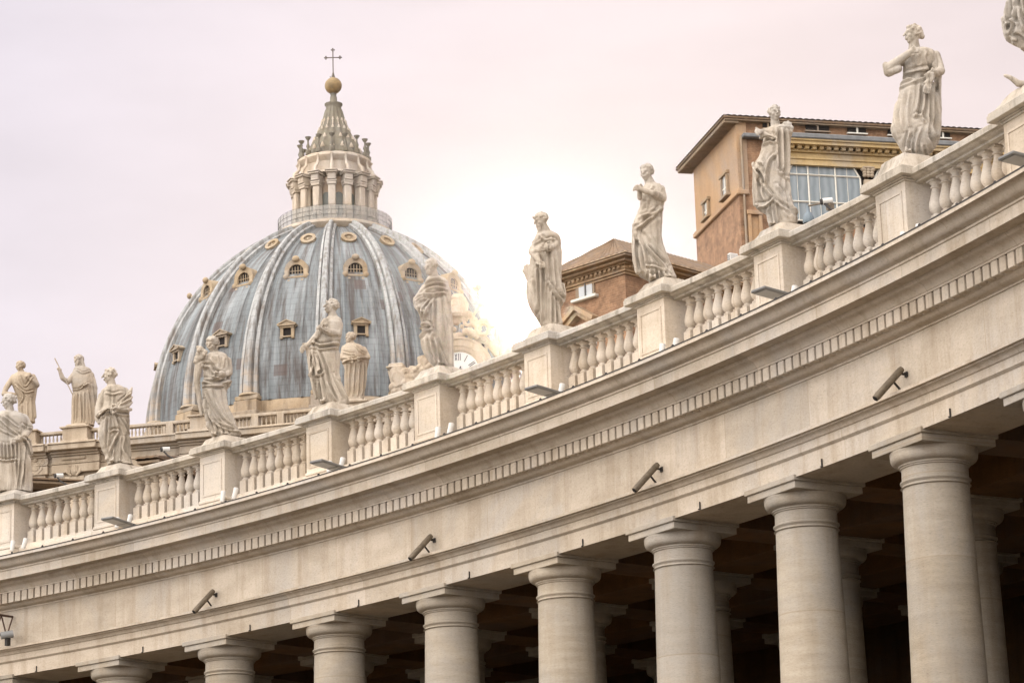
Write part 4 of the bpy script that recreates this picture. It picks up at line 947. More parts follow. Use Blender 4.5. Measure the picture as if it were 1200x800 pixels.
for xc_, yc_ in ((89, 549), (44, 547)):      # pilaster heads with scrolls and a shield
    s, z = FA.at(xc_, yc_); mm = MB()
    mm.box((s, -.05, z-3.2), (1.5, .5, 5.2), bev=.03); mm.box((s, -.2, z+.72), (1.9, .7, .22), bev=.04)
    for sx in (-1, 1):
        mm.tube([(s+sx*(.62+.28*math.cos(t)*(1-t/9)), -.36, z+.25+.28*math.sin(t)*(1-t/9)) for t in [k*.5 for k in range(14)]], .09, 8)
        mm.tube([(s+sx*.55, -.35, z), (s+sx*.5, -.42, z-.3), (s+sx*.2, -.42, z-.6)], [.1, .12, .08], 8)
    mm.ball((s, -.3, z-.12), (.42, .22, .48)); mm.ball((s, -.4, z+.42), (.22, .15, .16))
    for q in range(5): mm.tube([(s-.3+.15*q, -.46, z+.15), (s-.28+.14*q, -.48, z-.38)], .045, 6)
    mm.build('pilaster_head', M_FACADE, facade, auto=50)

def far_statue(x, y, **kw):
    s, z = FA.at(x, y); P = FA.P+FA.u*s+FA.n*(-.15); P.z = ZR+.13
    kw.setdefault('mat', M_FACADE); return statue('apostle_statue', kw.pop('label'), P, kw.pop('org'), kw.pop('sc'), kw.pop('rows'), kw.pop('head'), group='stone apostles on the church front', size=1.85, base_top=ZR+.30, rz=FA.rot, base_w=1.5, **kw)
far_statue(92, 500, label='distant stone apostle holding a long staff aslant, on the church front', org=(55, 405), sc=6.667,
    rows=[(155, 235, 285), (180, 208, 340), (215, 196, 362), (255, 192, 380), (290, 190, 390), (325, 196, 398), (350, 204, 396), (380, 198, 396), (430, 192, 388), (480, 190, 382), (540, 190, 378), (590, 188, 374), (625, 190, 370)],
    head=dict(c=(247, 118), r=(34, 44), n=(262, 175), yaw=-50, tilt=10, hair='veil', beard=.5, d=-.08),
    arms=[[(215, 225, 25, -.05), (165, 290, 21, -.15), (120, 265, 18, -.25), (100, 215, 13, -.3)], [(345, 230, 26, 0), (352, 310, 22, -.15), (310, 322, 17, -.38)]],
    tubes=[[(62, 115, 5.5, -.33), (200, 395, 5.5, -.33)]],
    folds=[([(232, 385), (228, 480), (224, 605)], 1.4), ([(255, 390), (262, 490), (266, 605)], 1.3), ([(288, 380), (286, 480), (288, 605)], 1.4), ([(318, 372), (335, 480), (346, 605)], 1.4), ([(350, 320), (364, 450), (370, 600)], 1.3), ([(200, 352), (250, 358), (320, 315)], 1.6), ([(210, 400), (206, 500), (205, 610)], 1), ([(225, 200), (280, 230), (340, 210)], .9), ([(370, 260), (385, 340), (385, 420)], 1)], seed=21, voxel=.02)
far_statue(22, 497, label='distant stone apostle with bent arms on the church front, above the soldier saint', org=(0, 410), sc=4.444,
    rows=[(112, 94, 128), (125, 74, 165), (140, 62, 182), (160, 60, 190), (185, 64, 186), (210, 74, 182), (240, 88, 178), (270, 92, 174), (300, 92, 176), (330, 96, 180), (355, 100, 182), (378, 98, 184)],
    head=dict(c=(105, 88), r=(24, 27), n=(112, 120), yaw=-60, tilt=4, hair='wild', d=-.06),
    arms=[[(72, 140, 16, 0), (32, 200, 15, -.1), (20, 235, 13, -.2), (60, 240, 11, -.35)], [(172, 140, 16, 0), (192, 185, 15, -.1), (150, 160, 12, -.35)]],
    blobs=[(150, 140, 15, -.3), (140, 150, 14, -.32)], tubes=[[(188, 190, 9, -.05), (175, 270, 9, -.05), (182, 350, 9, -.05)]],
    folds=[([(100, 140), (130, 200), (170, 150)], 1.3), ([(90, 200), (120, 250), (100, 290)], 1.2), ([(110, 290), (112, 370)], 1.2), ([(140, 280), (142, 370)], 1.2), ([(160, 260), (165, 370)], 1.2), ([(80, 190), (130, 230), (175, 220)], 1.2)], seed=22, voxel=.02)
far_statue(415, 468, label='distant tan stone apostle in a broad mantle, just right of the sunlit-headed saint', org=(390, 370), sc=7.27,
    rows=[(232, 118, 185), (250, 98, 232), (275, 82, 270), (310, 72, 298), (345, 70, 308), (375, 70, 310), (400, 76, 308), (425, 92, 302), (460, 100, 296), (520, 102, 288), (580, 102, 280), (640, 106, 272), (720, 110, 268), (770, 110, 268)],
    head=dict(c=(148, 192), r=(36, 46), n=(165, 245), yaw=-58, tilt=-4, hair='wild', beard=.4, d=-.06),
    arms=[[(100, 280, 28, -.05), (82, 370, 24, -.2), (140, 400, 20, -.4)], [(262, 290, 30, 0), (296, 360, 26, -.15), (240, 388, 20, -.4)]],
    folds=[([(80, 405), (160, 398), (290, 372)], 1.8, 1.3), ([(148, 430), (140, 540), (132, 690)], 1.6), ([(188, 420), (180, 540), (172, 690)], 1.5), ([(228, 430), (222, 540), (214, 690)], 1.5), ([(262, 425), (258, 540), (250, 680)], 1.4), ([(285, 420), (282, 520), (270, 640)], 1.2), ([(75, 320), (140, 345), (190, 350)], 1.1), ([(190, 270), (230, 320), (290, 350)], 1.1), ([(112, 430), (108, 560), (112, 700)], 1.2)], seed=23, voxel=.02)

# clock in its scrolled stone frame
sC, zC = FA.at(541, 441); RC = 1.62
clock = thing('clock', 'white round clock with Roman numerals in a scrolled stone frame above the balustrade', 'clock', FA.P+FA.u*sC+FA.n*.9+Vector((0, 0, zC)), FA.rot)
RXm = Matrix.Rotation(rad(90), 3, 'X')
def ring(mb, r0, r1, y0, y1, n=64):
    V = []; F = []
    for k in range(n):
        a = 2*math.pi*k/n; c, s = math.cos(a), math.sin(a)
        V += [(r0*c, y0, r0*s), (r1*c, y0, r1*s), (r1*c, y1, r1*s), (r0*c, y1, r0*s)]
    for k in range(n):
        k2 = (k+1) % n
        for q in range(4): F.append((k*4+q, k*4+(q+1) % 4, k2*4+(q+1) % 4, k2*4+q))
    mb.add(V, F)
mm = MB(); mm.lathe([(RC, -.06), (RC, .06)], 64, mat=RXm); mm.build('dial', M_WHITE, clock)
mm = MB(); ring(mm, RC*.97, RC*1.04, -.13, .05); ring(mm, RC*1.045, RC*1.22, -.24, .1); ring(mm, RC*1.225, RC*1.30, -.34, .1); ring(mm, RC*1.305, RC*1.52, -.28, .1); ring(mm, RC*1.525, RC*1.62, -.40, .1)
mm.build('frame', M_FACADE, clock, auto=40)
#
M_NUM = plain_mat('numeral_black', (.03, .03, .035), .6)
NUM = ['XII', 'I', 'II', 'III', 'IIII', 'V', 'VI', 'VII', 'VIII', 'IX', 'X', 'XI']
mm = MB()
for h, t in enumerate(NUM):
    a = -2*math.pi*h/12; Rk = Matrix.Rotation(-a, 3, 'Y'); w_ = .13; x = -(sum(1 if ch == 'I' else 1.9 for ch in t)*w_)/2
    for ch in t:
        if ch == 'I': bars = [(x+w_/2, 0)]; x += w_
        elif ch == 'V': bars = [(x+w_*.95-.06, .16), (x+w_*.95+.06, -.16)]; x += 1.9*w_
        else: bars = [(x+w_*.95, .28), (x+w_*.95, -.28)]; x += 1.9*w_
        for bx, ang in bars:
            mm.box(Rk @ Vector((bx, -.075, RC*.74)), (.05, .03, .52), mat=Rk @ Matrix.Rotation(ang, 3, 'Y'))
mm.build('numerals', M_NUM, clock)
mm = MB(); mm.box((-.18, -.10, .15), (.07, .02, .8), mat=Matrix.Rotation(rad(-35), 3, 'Y')); mm.box((.1, -.10, .25), (.09, .02, .55), mat=Matrix.Rotation(rad(25), 3, 'Y')); mm.build('hands', M_NUM, clock)
mm = MB(); rr_ = random.Random(5)
def cpx(x, y): s, z = FA.at(x, y, .9); return s-sC, z-zC
def scroll(cx_, cz_, r, th, turns=1.6, dirn=1, y=-.1):
    mm.tube([(cx_+dirn*r*(1-.55*t)*math.cos(2*math.pi*turns*t), y, cz_+r*(1-.55*t)*math.sin(2*math.pi*turns*t)) for t in [k/30 for k in range(31)]], [th*(1-.3*k/30) for k in range(31)], 8)
a, b = cpx(567, 385); scroll(a, b, .62, .20)
a, b = cpx(549, 376); scroll(a, b, .45, .16, dirn=-1)
a, b = cpx(534, 394); mm.box((a, .1, b), (1.0, .6, .5), bev=.1)
for k in range(26):
    a, b = cpx(rr_.uniform(532, 560), rr_.uniform(366, 396)); mm.ball((a, rr_.uniform(-.2, .15), b), rr_.uniform(.16, .34))
a, b = cpx(536, 372); mm.tube([(a, 0, b), (a+.1, 0, b+1.0), (a+.05, 0, b+1.7)], [.7, .75, .4], 14); mm.tube([cpx(552, 374)[:1]+(0,)+cpx(552, 374)[1:], cpx(562, 358)[:1]+(0,)+cpx(562, 358)[1:]], .10, 8); a, b = cpx(563, 357); mm.ball((a, 0, b), .17)
a, b = cpx(536, 362); 
for k in range(3): mm.lathe([(.80-.08*k, 0), (.84-.08*k, .1), (.80-.08*k, .2)], 18, c=(a, 0, b-.5+.55*k))
for x0, y0, x1, y1, r in ((505, 402, 512, 448, .5), (498, 420, 506, 455, .45), (575, 402, 590, 425, .35)):
    a, b = cpx(x0, y0); c, d = cpx(x1, y1); mm.tube([(a, .1, b), (c, .1, d)], r, 12)
mm.build('scroll_ornament', M_FACADE, clock, auto=50)
mm = MB(); a, b = cpx(592, 412)
mm.lathe([(.55, -1.8), (.55, -.4), (.48, 0), (.34, .7), (.40, 1.0), (.36, 1.35), (.18, 1.6)], 16, c=(a, 0, b), mat=Matrix.Rotation(rad(-8), 3, 'Y')); mm.build('finial', M_FACADE, clock, auto=50)
# carved group left of the clock
a, b = FA.at(478, 462, .6)
grp = thing('carved_ornament', 'rough tan carved group with a flat top, left of the mantled saint', 'carving', FA.P+FA.u*a+FA.n*.6+Vector((0, 0, b)), FA.rot)
def gpx(x, y): s, z = FA.at(x, y, .6); return s-a, z-b
mm = MB()
p = gpx(464, 429); mm.box((p[0], 0, p[1]-.1), (1.35, .8, .14), bev=.05); mm.box((p[0]+.05, 0, p[1]+.08), (1.1, .65, .2), bev=.08)
for x0, y0, r_, dr_ in ((468, 444, .42, 1), (479, 440, .38, -1), (490, 452, .45, 1), (501, 446, .40, -1), (474, 458, .40, -1), (486, 464, .35, 1)):
    p = gpx(x0, y0); k_ = [t/24 for t in range(25)]
    mm.tube([(p[0]+dr_*r_*(1-.6*t)*math.cos(9*t), -.55, p[1]+r_*(1-.6*t)*math.sin(9*t)) for t in k_], .12, 8)
for x0, y0, x1, y1, r0, r1 in ((466, 432, 472, 455, .62, .7), (474, 434, 480, 452, .5, .65), (486, 430, 480, 462, .4, .55), (494, 418, 500, 440, .35, .5), (500, 428, 508, 456, .45, .4), (455, 434, 460, 452, .07, .06), (488, 436, 498, 460, .5, .45), (460, 458, 478, 456, .3, .5)):
    p, q = gpx(x0, y0), gpx(x1, y1); mm.tube([(p[0], 0, p[1]), (q[0], -.1, q[1])], [r0, r1], 12)
for k in range(80):
    x = rr_.uniform(462, 512); y = rr_.uniform(430 if x > 484 else 438, 470); p = gpx(x, y); mm.ball((p[0], rr_.uniform(-.55, .0), p[1]), rr_.uniform(.12, .36))
me = remeshed(mm, .04, 1); me.polygons.foreach_set('use_smooth', [True]*len(me.polygons)); me.materials.clear(); me.materials.append(M_FACADE); me.name = 'carving'
go = bpy.data.objects.new('carving', me); COL.objects.link(go); go.parent = grp
mm = MB(); p = gpx(480, 468); mm.box((p[0], .1, p[1]-.5), (4.2, 1.3, 1.0), bev=.05); mm.build('base', M_FACADE, grp)

# ------------------------------------------------------------------ low roofs between the colonnade and the church
def wing(name, label, x0, y0, x1, y1, D, wallmat, wavy):
    A = at_dist(x0, y0, D); B = at_z(x1, y1, A.z); u = (B-A); u.z = 0; L = u.length; az = math.degrees(math.atan2(u.x, u.y))
    f = Face(A, az); z = A.z; o = thing(name, label, 'building', f.P, f.rot)
    mm = MB(); mm.box((L/2, 6.2, (z-.9)/2), (L-1.2, 9, z-.9)); mm.build('wall', wallmat, o)
    mm = MB(); n_ = int(L/.14) if wavy else 2; V = []; F = []
    for k in range(n_+1):
        s = L*k/n_; w = .055*abs(math.sin(math.pi*s/.42)) if wavy else 0
        V += [(s, -.0, z-.12+w), (s, -.0, z-.03+w*1.3), (s, 5.5, z+1.0+w), (s, 11, z-.1+w), (s, 11, z-.25)]
    for k in range(n_):
        for q in range(4): F.append((k*5+q, k*5+q+1, (k+1)*5+q+1, (k+1)*5+q))
    for q in (0, n_): F.append(tuple(q*5+j for j in range(5)))
    mm.add(V, F); mm.build('roof', M_TILE, o)
    mm = MB(); mm.box((L/2, .9, z-.22), (L-.1, 1.5, .12)); mm.build('eave', M_EAVE, o)
    return o
wing('corridor_building', 'dark low roof just over the rail at the far left', 34, 558, 98, 561, 140, M_EAVE, False)
wing('tiled_building', 'small tiled roof end over the rail, right of the bare-chested martyr', 158, 536, 186, 533, 130, M_EAVE, True)

# ------------------------------------------------------------------ the dome
DX, DY = -21.924, 335.0; DZ = 80.85
dome = thing('church_dome', 'huge ribbed lead church dome with dormers, stone lantern, gold ball and cross', 'dome', (DX, DY, DZ))
def rz_(z): return -4.4+math.sqrt(max(0, 27.34**2-(z-81.56)**2))
# local: z from DZ ; angle 0 faces the viewer (-y), positive to the right
def dpt(r, a, z): return Vector((r*math.sin(a), -r*math.cos(a), z-DZ))
zs = [80.85+(106.9-80.85)*(k/56) for k in range(57)]; NA = 16*28
V = []; F = []
for z in zs:
    r = rz_(z)
    for k in range(NA):
        a = 2*math.pi*k/NA; p = math.degrees(a) % 22.5; bt = 0
        for c in (6.6, 15.9): 
            if abs(p-c) < .45: bt = .26
        V.append(dpt(r+bt, a, z))
for j in range(len(zs)-1):
    for k in range(NA):
        k2 = (k+1) % NA; F.append((j*NA+k, j*NA+k2, (j+1)*NA+k2, (j+1)*NA+k))
sh = MB(); sh.add(V, F); sh.build('shell', M_LEAD, dome, auto=50)
# one rib, then its copies turned about the axis
rb = MB(); V = []; F = []; nz_r = 40
for j in range(nz_r+1):
    z = 80.9+(107.0-80.9)*j/nz_r; r = rz_(z); dr = (rz_(z+.05)-rz_(z-.05))/.1; nn = Vector((1, -dr)).normalized()
    t = j/nz_r; w = 1.20*(1-t)+.62*t; prof = []
    for s_, h in ((-1, -.1), (-1, .38), (-.64, .52), (-.57, .30), (-.50, .32), (-.42, .78), (-.24, .95), (.24, .95), (.42, .78), (.50, .32), (.57, .30), (.64, .52), (1, .38), (1, -.1)):
        rr1 = r+h*nn.x*1.0; zz1 = z+h*nn.y; prof.append(Vector((s_*w, -rr1, zz1-DZ)))
    V += prof
m_ = 14
for j in range(nz_r):
    for k in range(m_-1): F.append((j*m_+k, j*m_+k+1, (j+1)*m_+k+1, (j+1)*m_+k))
F.append(tuple(range(m_))); F.append(tuple(nz_r*m_+k for k in range(m_-1, -1, -1)))
rb.add(V, F); rib = rb.build('rib', M_RIB, dome, auto=30)
fo_ = MB(); fo_.box((0, -23.15, 81.15-DZ), (3.0, 1.6, .5), bev=.08); fo_.lathe([(1.2, .5), (1.35, .6), (1.2, .85), (.9, .95)], 20, c=(0, -22.95, 80.9-DZ)); fo_.build('rib_foot', M_DORMER, rib, auto=40)
for k in range(1, 16):
    c = dup(rib, dome); c.rotation_euler = (0, 0, 2*math.pi*k/16)
# dormers: three kinds, one of each then copies round the dome
def dormer_low():
    z0 = 89.0; r = rz_(z0); mm = MB(); y = -r-.30; Z = z0-DZ
    for sx in (-1, 1): mm.box((sx*.82, y+.55, Z), (.46, 1.6, 1.25), bev=.03); mm.box((sx*.86, y-.1, Z-.85), (.5, .6, .4), bev=.1)
    mm.box((0, y+.45, Z-.70), (2.1, 1.7, .2), bev=.03); mm.box((0, y+.75, Z+.74), (2.2, 2.3, .28), bev=.03); mm.box((0, y+.70, Z+.95), (2.75, 2.8, .16), bev=.03)
    mm.prism([(-1.42, 1.04), (1.42, 1.04), (1.42, 1.14), (0, 1.80), (-1.42, 1.14)], 2.5, c=(0, y+.8, Z))
    for sg in (-1, 1): mm.box((sg*.72, y-.52, Z+1.44), (1.62, .24, .16), mat=Matrix.Rotation(sg*math.atan2(.66, 1.42), 3, 'Y'))
    piv = Vector((0, y+.6, Z)); k_ = .80
    mm.V = [piv+(v-piv)*k_ for v in mm.V]
    o = mm.build('dormer', M_DORMER, dome)
    q = MB(); q.box((0, y+.1, Z), (1.2, .12, 1.3)); q.V = [piv+(v-piv)*k_ for v in q.V]; q.build('pane', M_DARK, o)
    return o
def dormer_mid():
    z0 = 97.5; r = rz_(z0); mm = MB(); y = -r-.30; Z = z0-DZ
    arcp = [(1.28*math.cos(t), .25+1.2*math.sin(t)) for t in [math.pi*k/16 for k in range(17)]]
    inner = [(.78*math.cos(t), .12+.72*math.sin(t)) for t in [math.pi*k/16 for k in range(17)]]
    V = []; F = []
    for dy in (0, 2.6):
        for lst in (arcp, inner): V += [(x_, y+dy, Z+z_) for x_, z_ in lst]
    n_ = 17
    for k in range(n_-1):
        F += [(k, k+1, n_+k+1, n_+k), (2*n_+k+1, 2*n_+k, 3*n_+k, 3*n_+k+1), (k+1, k, 2*n_+k, 2*n_+k+1), (n_+k, n_+k+1, 3*n_+k+1, 3*n_+k)]
    F += [(0, n_, 3*n_, 2*n_), (n_-1, 2*n_-1, 4*n_-1, 3*n_-1)]
    mm.add(V, F)
    for sx in (-1, 1):
        mm.box((sx*1.04, y+.9, Z-.30), (.5, 1.9, 1.15), bev=.06); mm.ball((sx*1.12, y-.05, Z-.55), (.34, .3, .36)); mm.ball((sx*.72, y-.1, Z-1.12), (.34, .3, .3))
    mm.box((0, y+.5, Z-.62), (1.9, 1.4, .26), bev=.05); mm.ball((0, y-.12, Z+1.42), (.42, .3, .34)); mm.tube([(-.75, y, Z-1.0), (0, y-.12, Z-1.35), (.75, y, Z-1.0)], .24, 8); mm.ball((0, y-.05, Z-1.3), (.3, .3, .34))
    piv = Vector((0, y+.6, Z)); k_ = 1.12
    mm.V = [piv+(v-piv)*k_ for v in mm.V]
    o = mm.build('dormer', M_DORMER, dome, auto=45)
    q = MB(); q.prism([(.8*math.cos(t), .1+.75*math.sin(t)) for t in [math.pi*k/10 for k in range(11)]]+[(-.8, -.6), (.8, -.6)], .1, c=(0, y+.30, Z)); q.V = [piv+(v-piv)*k_ for v in q.V]; q.build('pane', M_DARK, o)
    q = MB()
    for k in range(4): q.box((-.48+.32*k, y+.2, Z), (.07, .06, 1.3))
    q.box((0, y+.2, Z+.15), (1.5, .05, .07)); q.box((0, y+.2, Z-.25), (1.5, .05, .07)); q.V = [piv+(v-piv)*k_ for v in q.V]; q.build('window_bars', M_DORMER, o)
    return o
def dormer_top():
    z0 = 103.2; r = rz_(z0); tl = Matrix.Rotation(rad(-38), 3, 'X'); mm = MB(); V0 = Vector((0, -r-.25, z0-DZ))
    k_ = MB(); ring(k_, .55, .95, -.3, .6, 32); mm.add([tl @ v+V0 for v in k_.V], k_.F)
    k_ = MB(); ring(k_, .42, .56, -.05, .5, 32); mm.add([tl @ v+V0 for v in k_.V], k_.F)
    o = mm.build('oculus', M_DORMER, dome, auto=45)
    q = MB(); q.lathe([(.43, -.04), (.43, .04)], 24, mat=tl @ RXm); q.V = [v+V0 for v in q.V]; q.build('pane', M_LANT, o)
    q = MB(); 
    for k in range(4): q.box((0, 0, 0), (.9, .08, .07), mat=tl @ Matrix.Rotation(math.pi*k/4, 3, 'Y'))
    q.V = [v+V0+tl @ Vector((0, -.09, 0)) for v in q.V]; q.build('tracery', M_DORMER, o)
    return o
for fnc in (dormer_low, dormer_mid, dormer_top):
    o = fnc()
    for k in range(16):
        c = o if k == 0 else dup(o, dome); c.rotation_euler = (0, 0, 2*math.pi*(k+.5)/16)
# drum under the dome
dr = MB()
dr.lathe([(22.0, 45-DZ), (22.0, 76.6-DZ), (22.5, 76.8-DZ), (22.5, 77.4-DZ), (23.0, 77.6-DZ), (23.9, 78.7-DZ), (24.0, 79.3-DZ), (23.2, 79.4-DZ), (23.0, 79.5-DZ), (23.0, 80.7-DZ), (22.9, 80.86-DZ), (21.5, 80.9-DZ)], 128); drum = dr.build('drum', M_DRUM, dome, auto=40)
bk = MB(); bk.box((0, -23.6, 79.0-DZ), (3.4, 2.0, .9), bev=.06); bk.box((0, -23.4, 80.1-DZ), (3.0, 1.6, 1.4), bev=.06); bk.box((0, -23.0, 76.0-DZ), (3.0, 2.2, 5.0), bev=.06)
bko = bk.build('buttress', M_DRUM, drum)
for k in range(1, 16):
    c = bko.copy(); COL.objects.link(c); c.parent = drum; c.rotation_euler = (0, 0, 2*math.pi*k/16)
# lantern
zl = lambda z: z-DZ
gl = MB(); gl.lathe([(6.5, zl(106.4)), (7.15, zl(107.0)), (7.3, zl(107.15)), (7.3, zl(107.5)), (7.0, zl(107.55)), (6.4, zl(107.56))], 96); gl.build('gallery', M_LANT, dome, auto=40)
def net_mat():
    m, n, b = new_mat('gallery_netting'); b.inputs['Base Color'].default_value = (.36, .35, .32, 1); b.inputs['Roughness'].default_value = .8; b.inputs['Alpha'].default_value = .45
    return m
fe = MB(); ring_pts = []
V = []; F = []
for k in range(96):
    a = 2*math.pi*k/96; V += [(7.15*math.cos(a), 7.15*math.sin(a), zl(107.5)), (7.15*math.cos(a), 7.15*math.sin(a), zl(109.3)), (7.12*math.cos(a), 7.12*math.sin(a), zl(109.3)), (7.12*math.cos(a), 7.12*math.sin(a), zl(107.5))]
for k in range(96):
    k2 = (k+1) % 96
    for q in range(4): F.append((k*4+q, k*4+(q+1) % 4, k2*4+(q+1) % 4, k2*4+q))
fe.add(V, F); fen = fe.build('gallery_fence', net_mat(), dome)
fr_ = MB()
for k in range(48):
    a = 2*math.pi*k/48; fr_.tube([(7.2*math.cos(a), 7.2*math.sin(a), zl(107.5)), (7.2*math.cos(a), 7.2*math.sin(a), zl(109.35))], .018, 5)
for z in (108.1, 108.7, 109.35):
    pts = [(7.2*math.cos(2*math.pi*k/64), 7.2*math.sin(2*math.pi*k/64), zl(z)) for k in range(65)]; fr_.tube(pts, .02, 5)
fr_.build('railing', M_IRON, fen)
lb = MB(); lb.lathe([(3.9, zl(107)), (3.9, zl(113.2)), (4.0, zl(113.3)), (4.0, zl(114.6)), (0.5, zl(114.7))], 64); lant = lb.build('lantern_drum', stone_mat('lantern_wall', (.50, .36, .24), (.42, .29, .18), (.30, .2, .12), scale=.5), dome, auto=40)
pl = MB()
for rr1 in (4.45, 5.2):
    for dx in (-.0,):
        pl.box((dx, -rr1, zl(108.2)), (.95, .8, 1.5), bev=.04)
        if rr1 > 5:
            pl.box((0, -rr1+.1, zl(110.85)), (.92, .55, 3.5), bev=.12); pl.box((0, -rr1+.05, zl(112.75)), (1.12, .75, .35), bev=.04); pl.box((0, -rr1+.05, zl(113.05)), (1.28, .85, .25), bev=.04); pl.box((0, -rr1+.1, zl(109.15)), (1.15, .75, .25), bev=.04)
        else: pl.lathe([(.56, zl(109.0)), (.54, zl(109.2)), (.47, zl(109.3)), (.44, zl(112.5)), (.48, zl(112.6)), (.62, zl(113.15))], 14, c=(dx, -rr1, 0))
pl.box((0, -4.75, zl(113.35)), (1.05, 1.9, .28), bev=.04); pl.box((0, -4.8, zl(113.75)), (1.0, 1.8, .5), bev=.03); pl.box((0, -4.85, zl(114.12)), (1.45, 2.3, .2), bev=.04); pl.box((0, -4.9, zl(114.32)), (1.6, 2.5, .14), bev=.04)
pl.box((0, -4.8, zl(108.1)), (.75, 1.6, 1.9), bev=.05)
pc_ = pl.build('paired_columns', M_LANT, dome, auto=40)
wn_ = MB(); wn_.prism([(-.52, 0), (.52, 0), (.52, 2.6)]+[(.52*math.cos(t), 2.6+.52*math.sin(t)) for t in [math.pi*k/10 for k in range(1, 10)]]+[(-.52, 2.6)], .16, c=(0, -3.9, zl(108.9)))
wn_o = wn_.build('window', plain_mat('lantern_glass', (.14, .15, .13), .3), lant)
sc_m = MB(); sc_m.tube([(0, -5.4, zl(114.5)), (0, -5.3, zl(115.1)), (0, -4.7, zl(115.7)), (0, -4.55, zl(116.6)), (0, -4.75, zl(117.0))], [.22, .24, .18, .15, .2], 10); sc_o = sc_m.build('volute', M_LANT, dome, auto=50)
cd = MB(); cd.lathe([(.36, 0), (.36, .5), (.2, .6), (.14, .8), (.26, 1.1), (.12, 1.5), (.1, 1.9), (.2, 2.0), (.36, 2.25), (.40, 2.35), (.1, 2.4)], 12, c=(0, -4.35, zl(117.3))); cd_o = cd.build('candelabrum', M_SPIRE, dome, auto=50)
for k in range(16):
    ang = 2*math.pi*k/16
    for o in (pc_, sc_o, cd_o):
        c = o if k == 0 else (lambda q: (COL.objects.link(q), q)[1])(o.copy())
        c.parent = dome; c.rotation_euler = (0, 0, ang)
    c = wn_o if k == 0 else (lambda q: (COL.objects.link(q), q)[1])(wn_o.copy()); c.parent = lant; c.rotation_euler = (0, 0, ang+math.pi/16)
at_ = MB(); at_.lathe([(4.9, zl(114.5)), (4.6, zl(114.7)), (4.15, zl(115.0)), (4.1, zl(116.2)), (4.5, zl(116.5)), (4.75, zl(116.8)), (4.7, zl(117.15)), (4.4, zl(117.3)), (3.0, zl(117.35))], 80); at_.build('attic', M_LANT, dome, auto=40)
# fluted concave spire
V = []; F = []; prof = [(3.75, 117.3), (3.45, 118.0), (2.95, 119.2), (2.42, 120.3), (1.98, 121.3), (1.62, 122.2), (1.32, 123.2), (1.10, 124.1), (.98, 124.5), (.98, 124.75), (1.15, 124.95), (1.15, 125.1), (.55, 125.2)]; ns = 128
for r, z in prof:
    for k in range(ns):
        a = 2*math.pi*k/ns; f = 1+(.10*(abs(math.cos(8*a))**3)-.04 if z < 124.4 else 0); V.append((r*f*math.sin(a), -r*f*math.cos(a), zl(z)))
for j in range(len(prof)-1):
    for k in range(ns):
        k2 = (k+1) % ns; F.append((j*ns+k, j*ns+k2, (j+1)*ns+k2, (j+1)*ns+k))
spm = MB(); spm.add(V, F); spire = spm.build('spire', M_SPIRE, dome, auto=60)
orn = MB(); 
for zz, rr1, s_ in ((118.5, 3.3, .30), (120.0, 2.6, .24), (121.4, 1.98, .2), (122.6, 1.55, .16)):
    orn.lathe([(.02, -s_*1.6), (s_, -.2*s_), (s_*.7, s_*.7), (.05, s_*1.8)], 8, c=(0, -rr1, zl(zz)))
orn.tube([(0, -3.35, zl(118.2)), (0, -2.62, zl(119.8)), (0, -1.99, zl(121.2)), (0, -1.57, zl(122.6))], .07, 6)
orn_o = orn.build('spire_ornament', M_LANT, spire, auto=60)
for k in range(1, 16):
    c = orn_o.copy(); COL.objects.link(c); c.parent = spire; c.rotation_euler = (0, 0, 2*math.pi*k/16)
nk = MB(); nk.lathe([(.6, zl(125.15)), (.48, zl(125.3)), (.44, zl(126.0)), (.36, zl(126.3)), (.42, zl(126.45)), (.3, zl(126.6))], 20); nk.build('neck', M_SPIRE, dome, auto=40)
MB().ball((0, 0, zl(127.6)), 1.10, nu=36, nv=22).build('gilded_ball', M_GOLD, dome, smooth=True)
cr = MB(); cr.tube([(.0, 0, zl(128.6)), (0, 0, zl(129.1)), (0, 0, zl(129.4))], [.30, .16, .09], 10); cr.tube([(0, 0, zl(129.2)), (0, 0, zl(132.55))], .07, 8); cr.tube([(-.95, 0, zl(131.45)), (.95, 0, zl(131.45))], .07, 8)
for p in ((0, 132.5), (-.9, 131.45), (.9, 131.45)):
    for dx, dz in ((.17, 0), (-.17, 0), (0, .17), (0, -.17), (0, 0)): cr.ball((p[0]+dx, 0, zl(p[1]+dz)), .10, nu=8, nv=6)
cr.tube([(-.22, .1, zl(128.6)), (-.42, .1, zl(128.95))], .05, 6); cr.build('cross', M_BRONZE, dome, auto=50)

# ------------------------------------------------------------------ the tall palace on the right
PA0 = at_dist(866, 225, 150)
FF = Face(PA0, 76.2); FLs = Face(PA0, 166.2)    # front face (u to the right); left face seen edge-on, its u runs from the far end towards the corner
palace = thing('palace', 'tall brick and ochre palace with wide tiled eave and big glazed loggia', 'palace', FF.P, FF.rot)
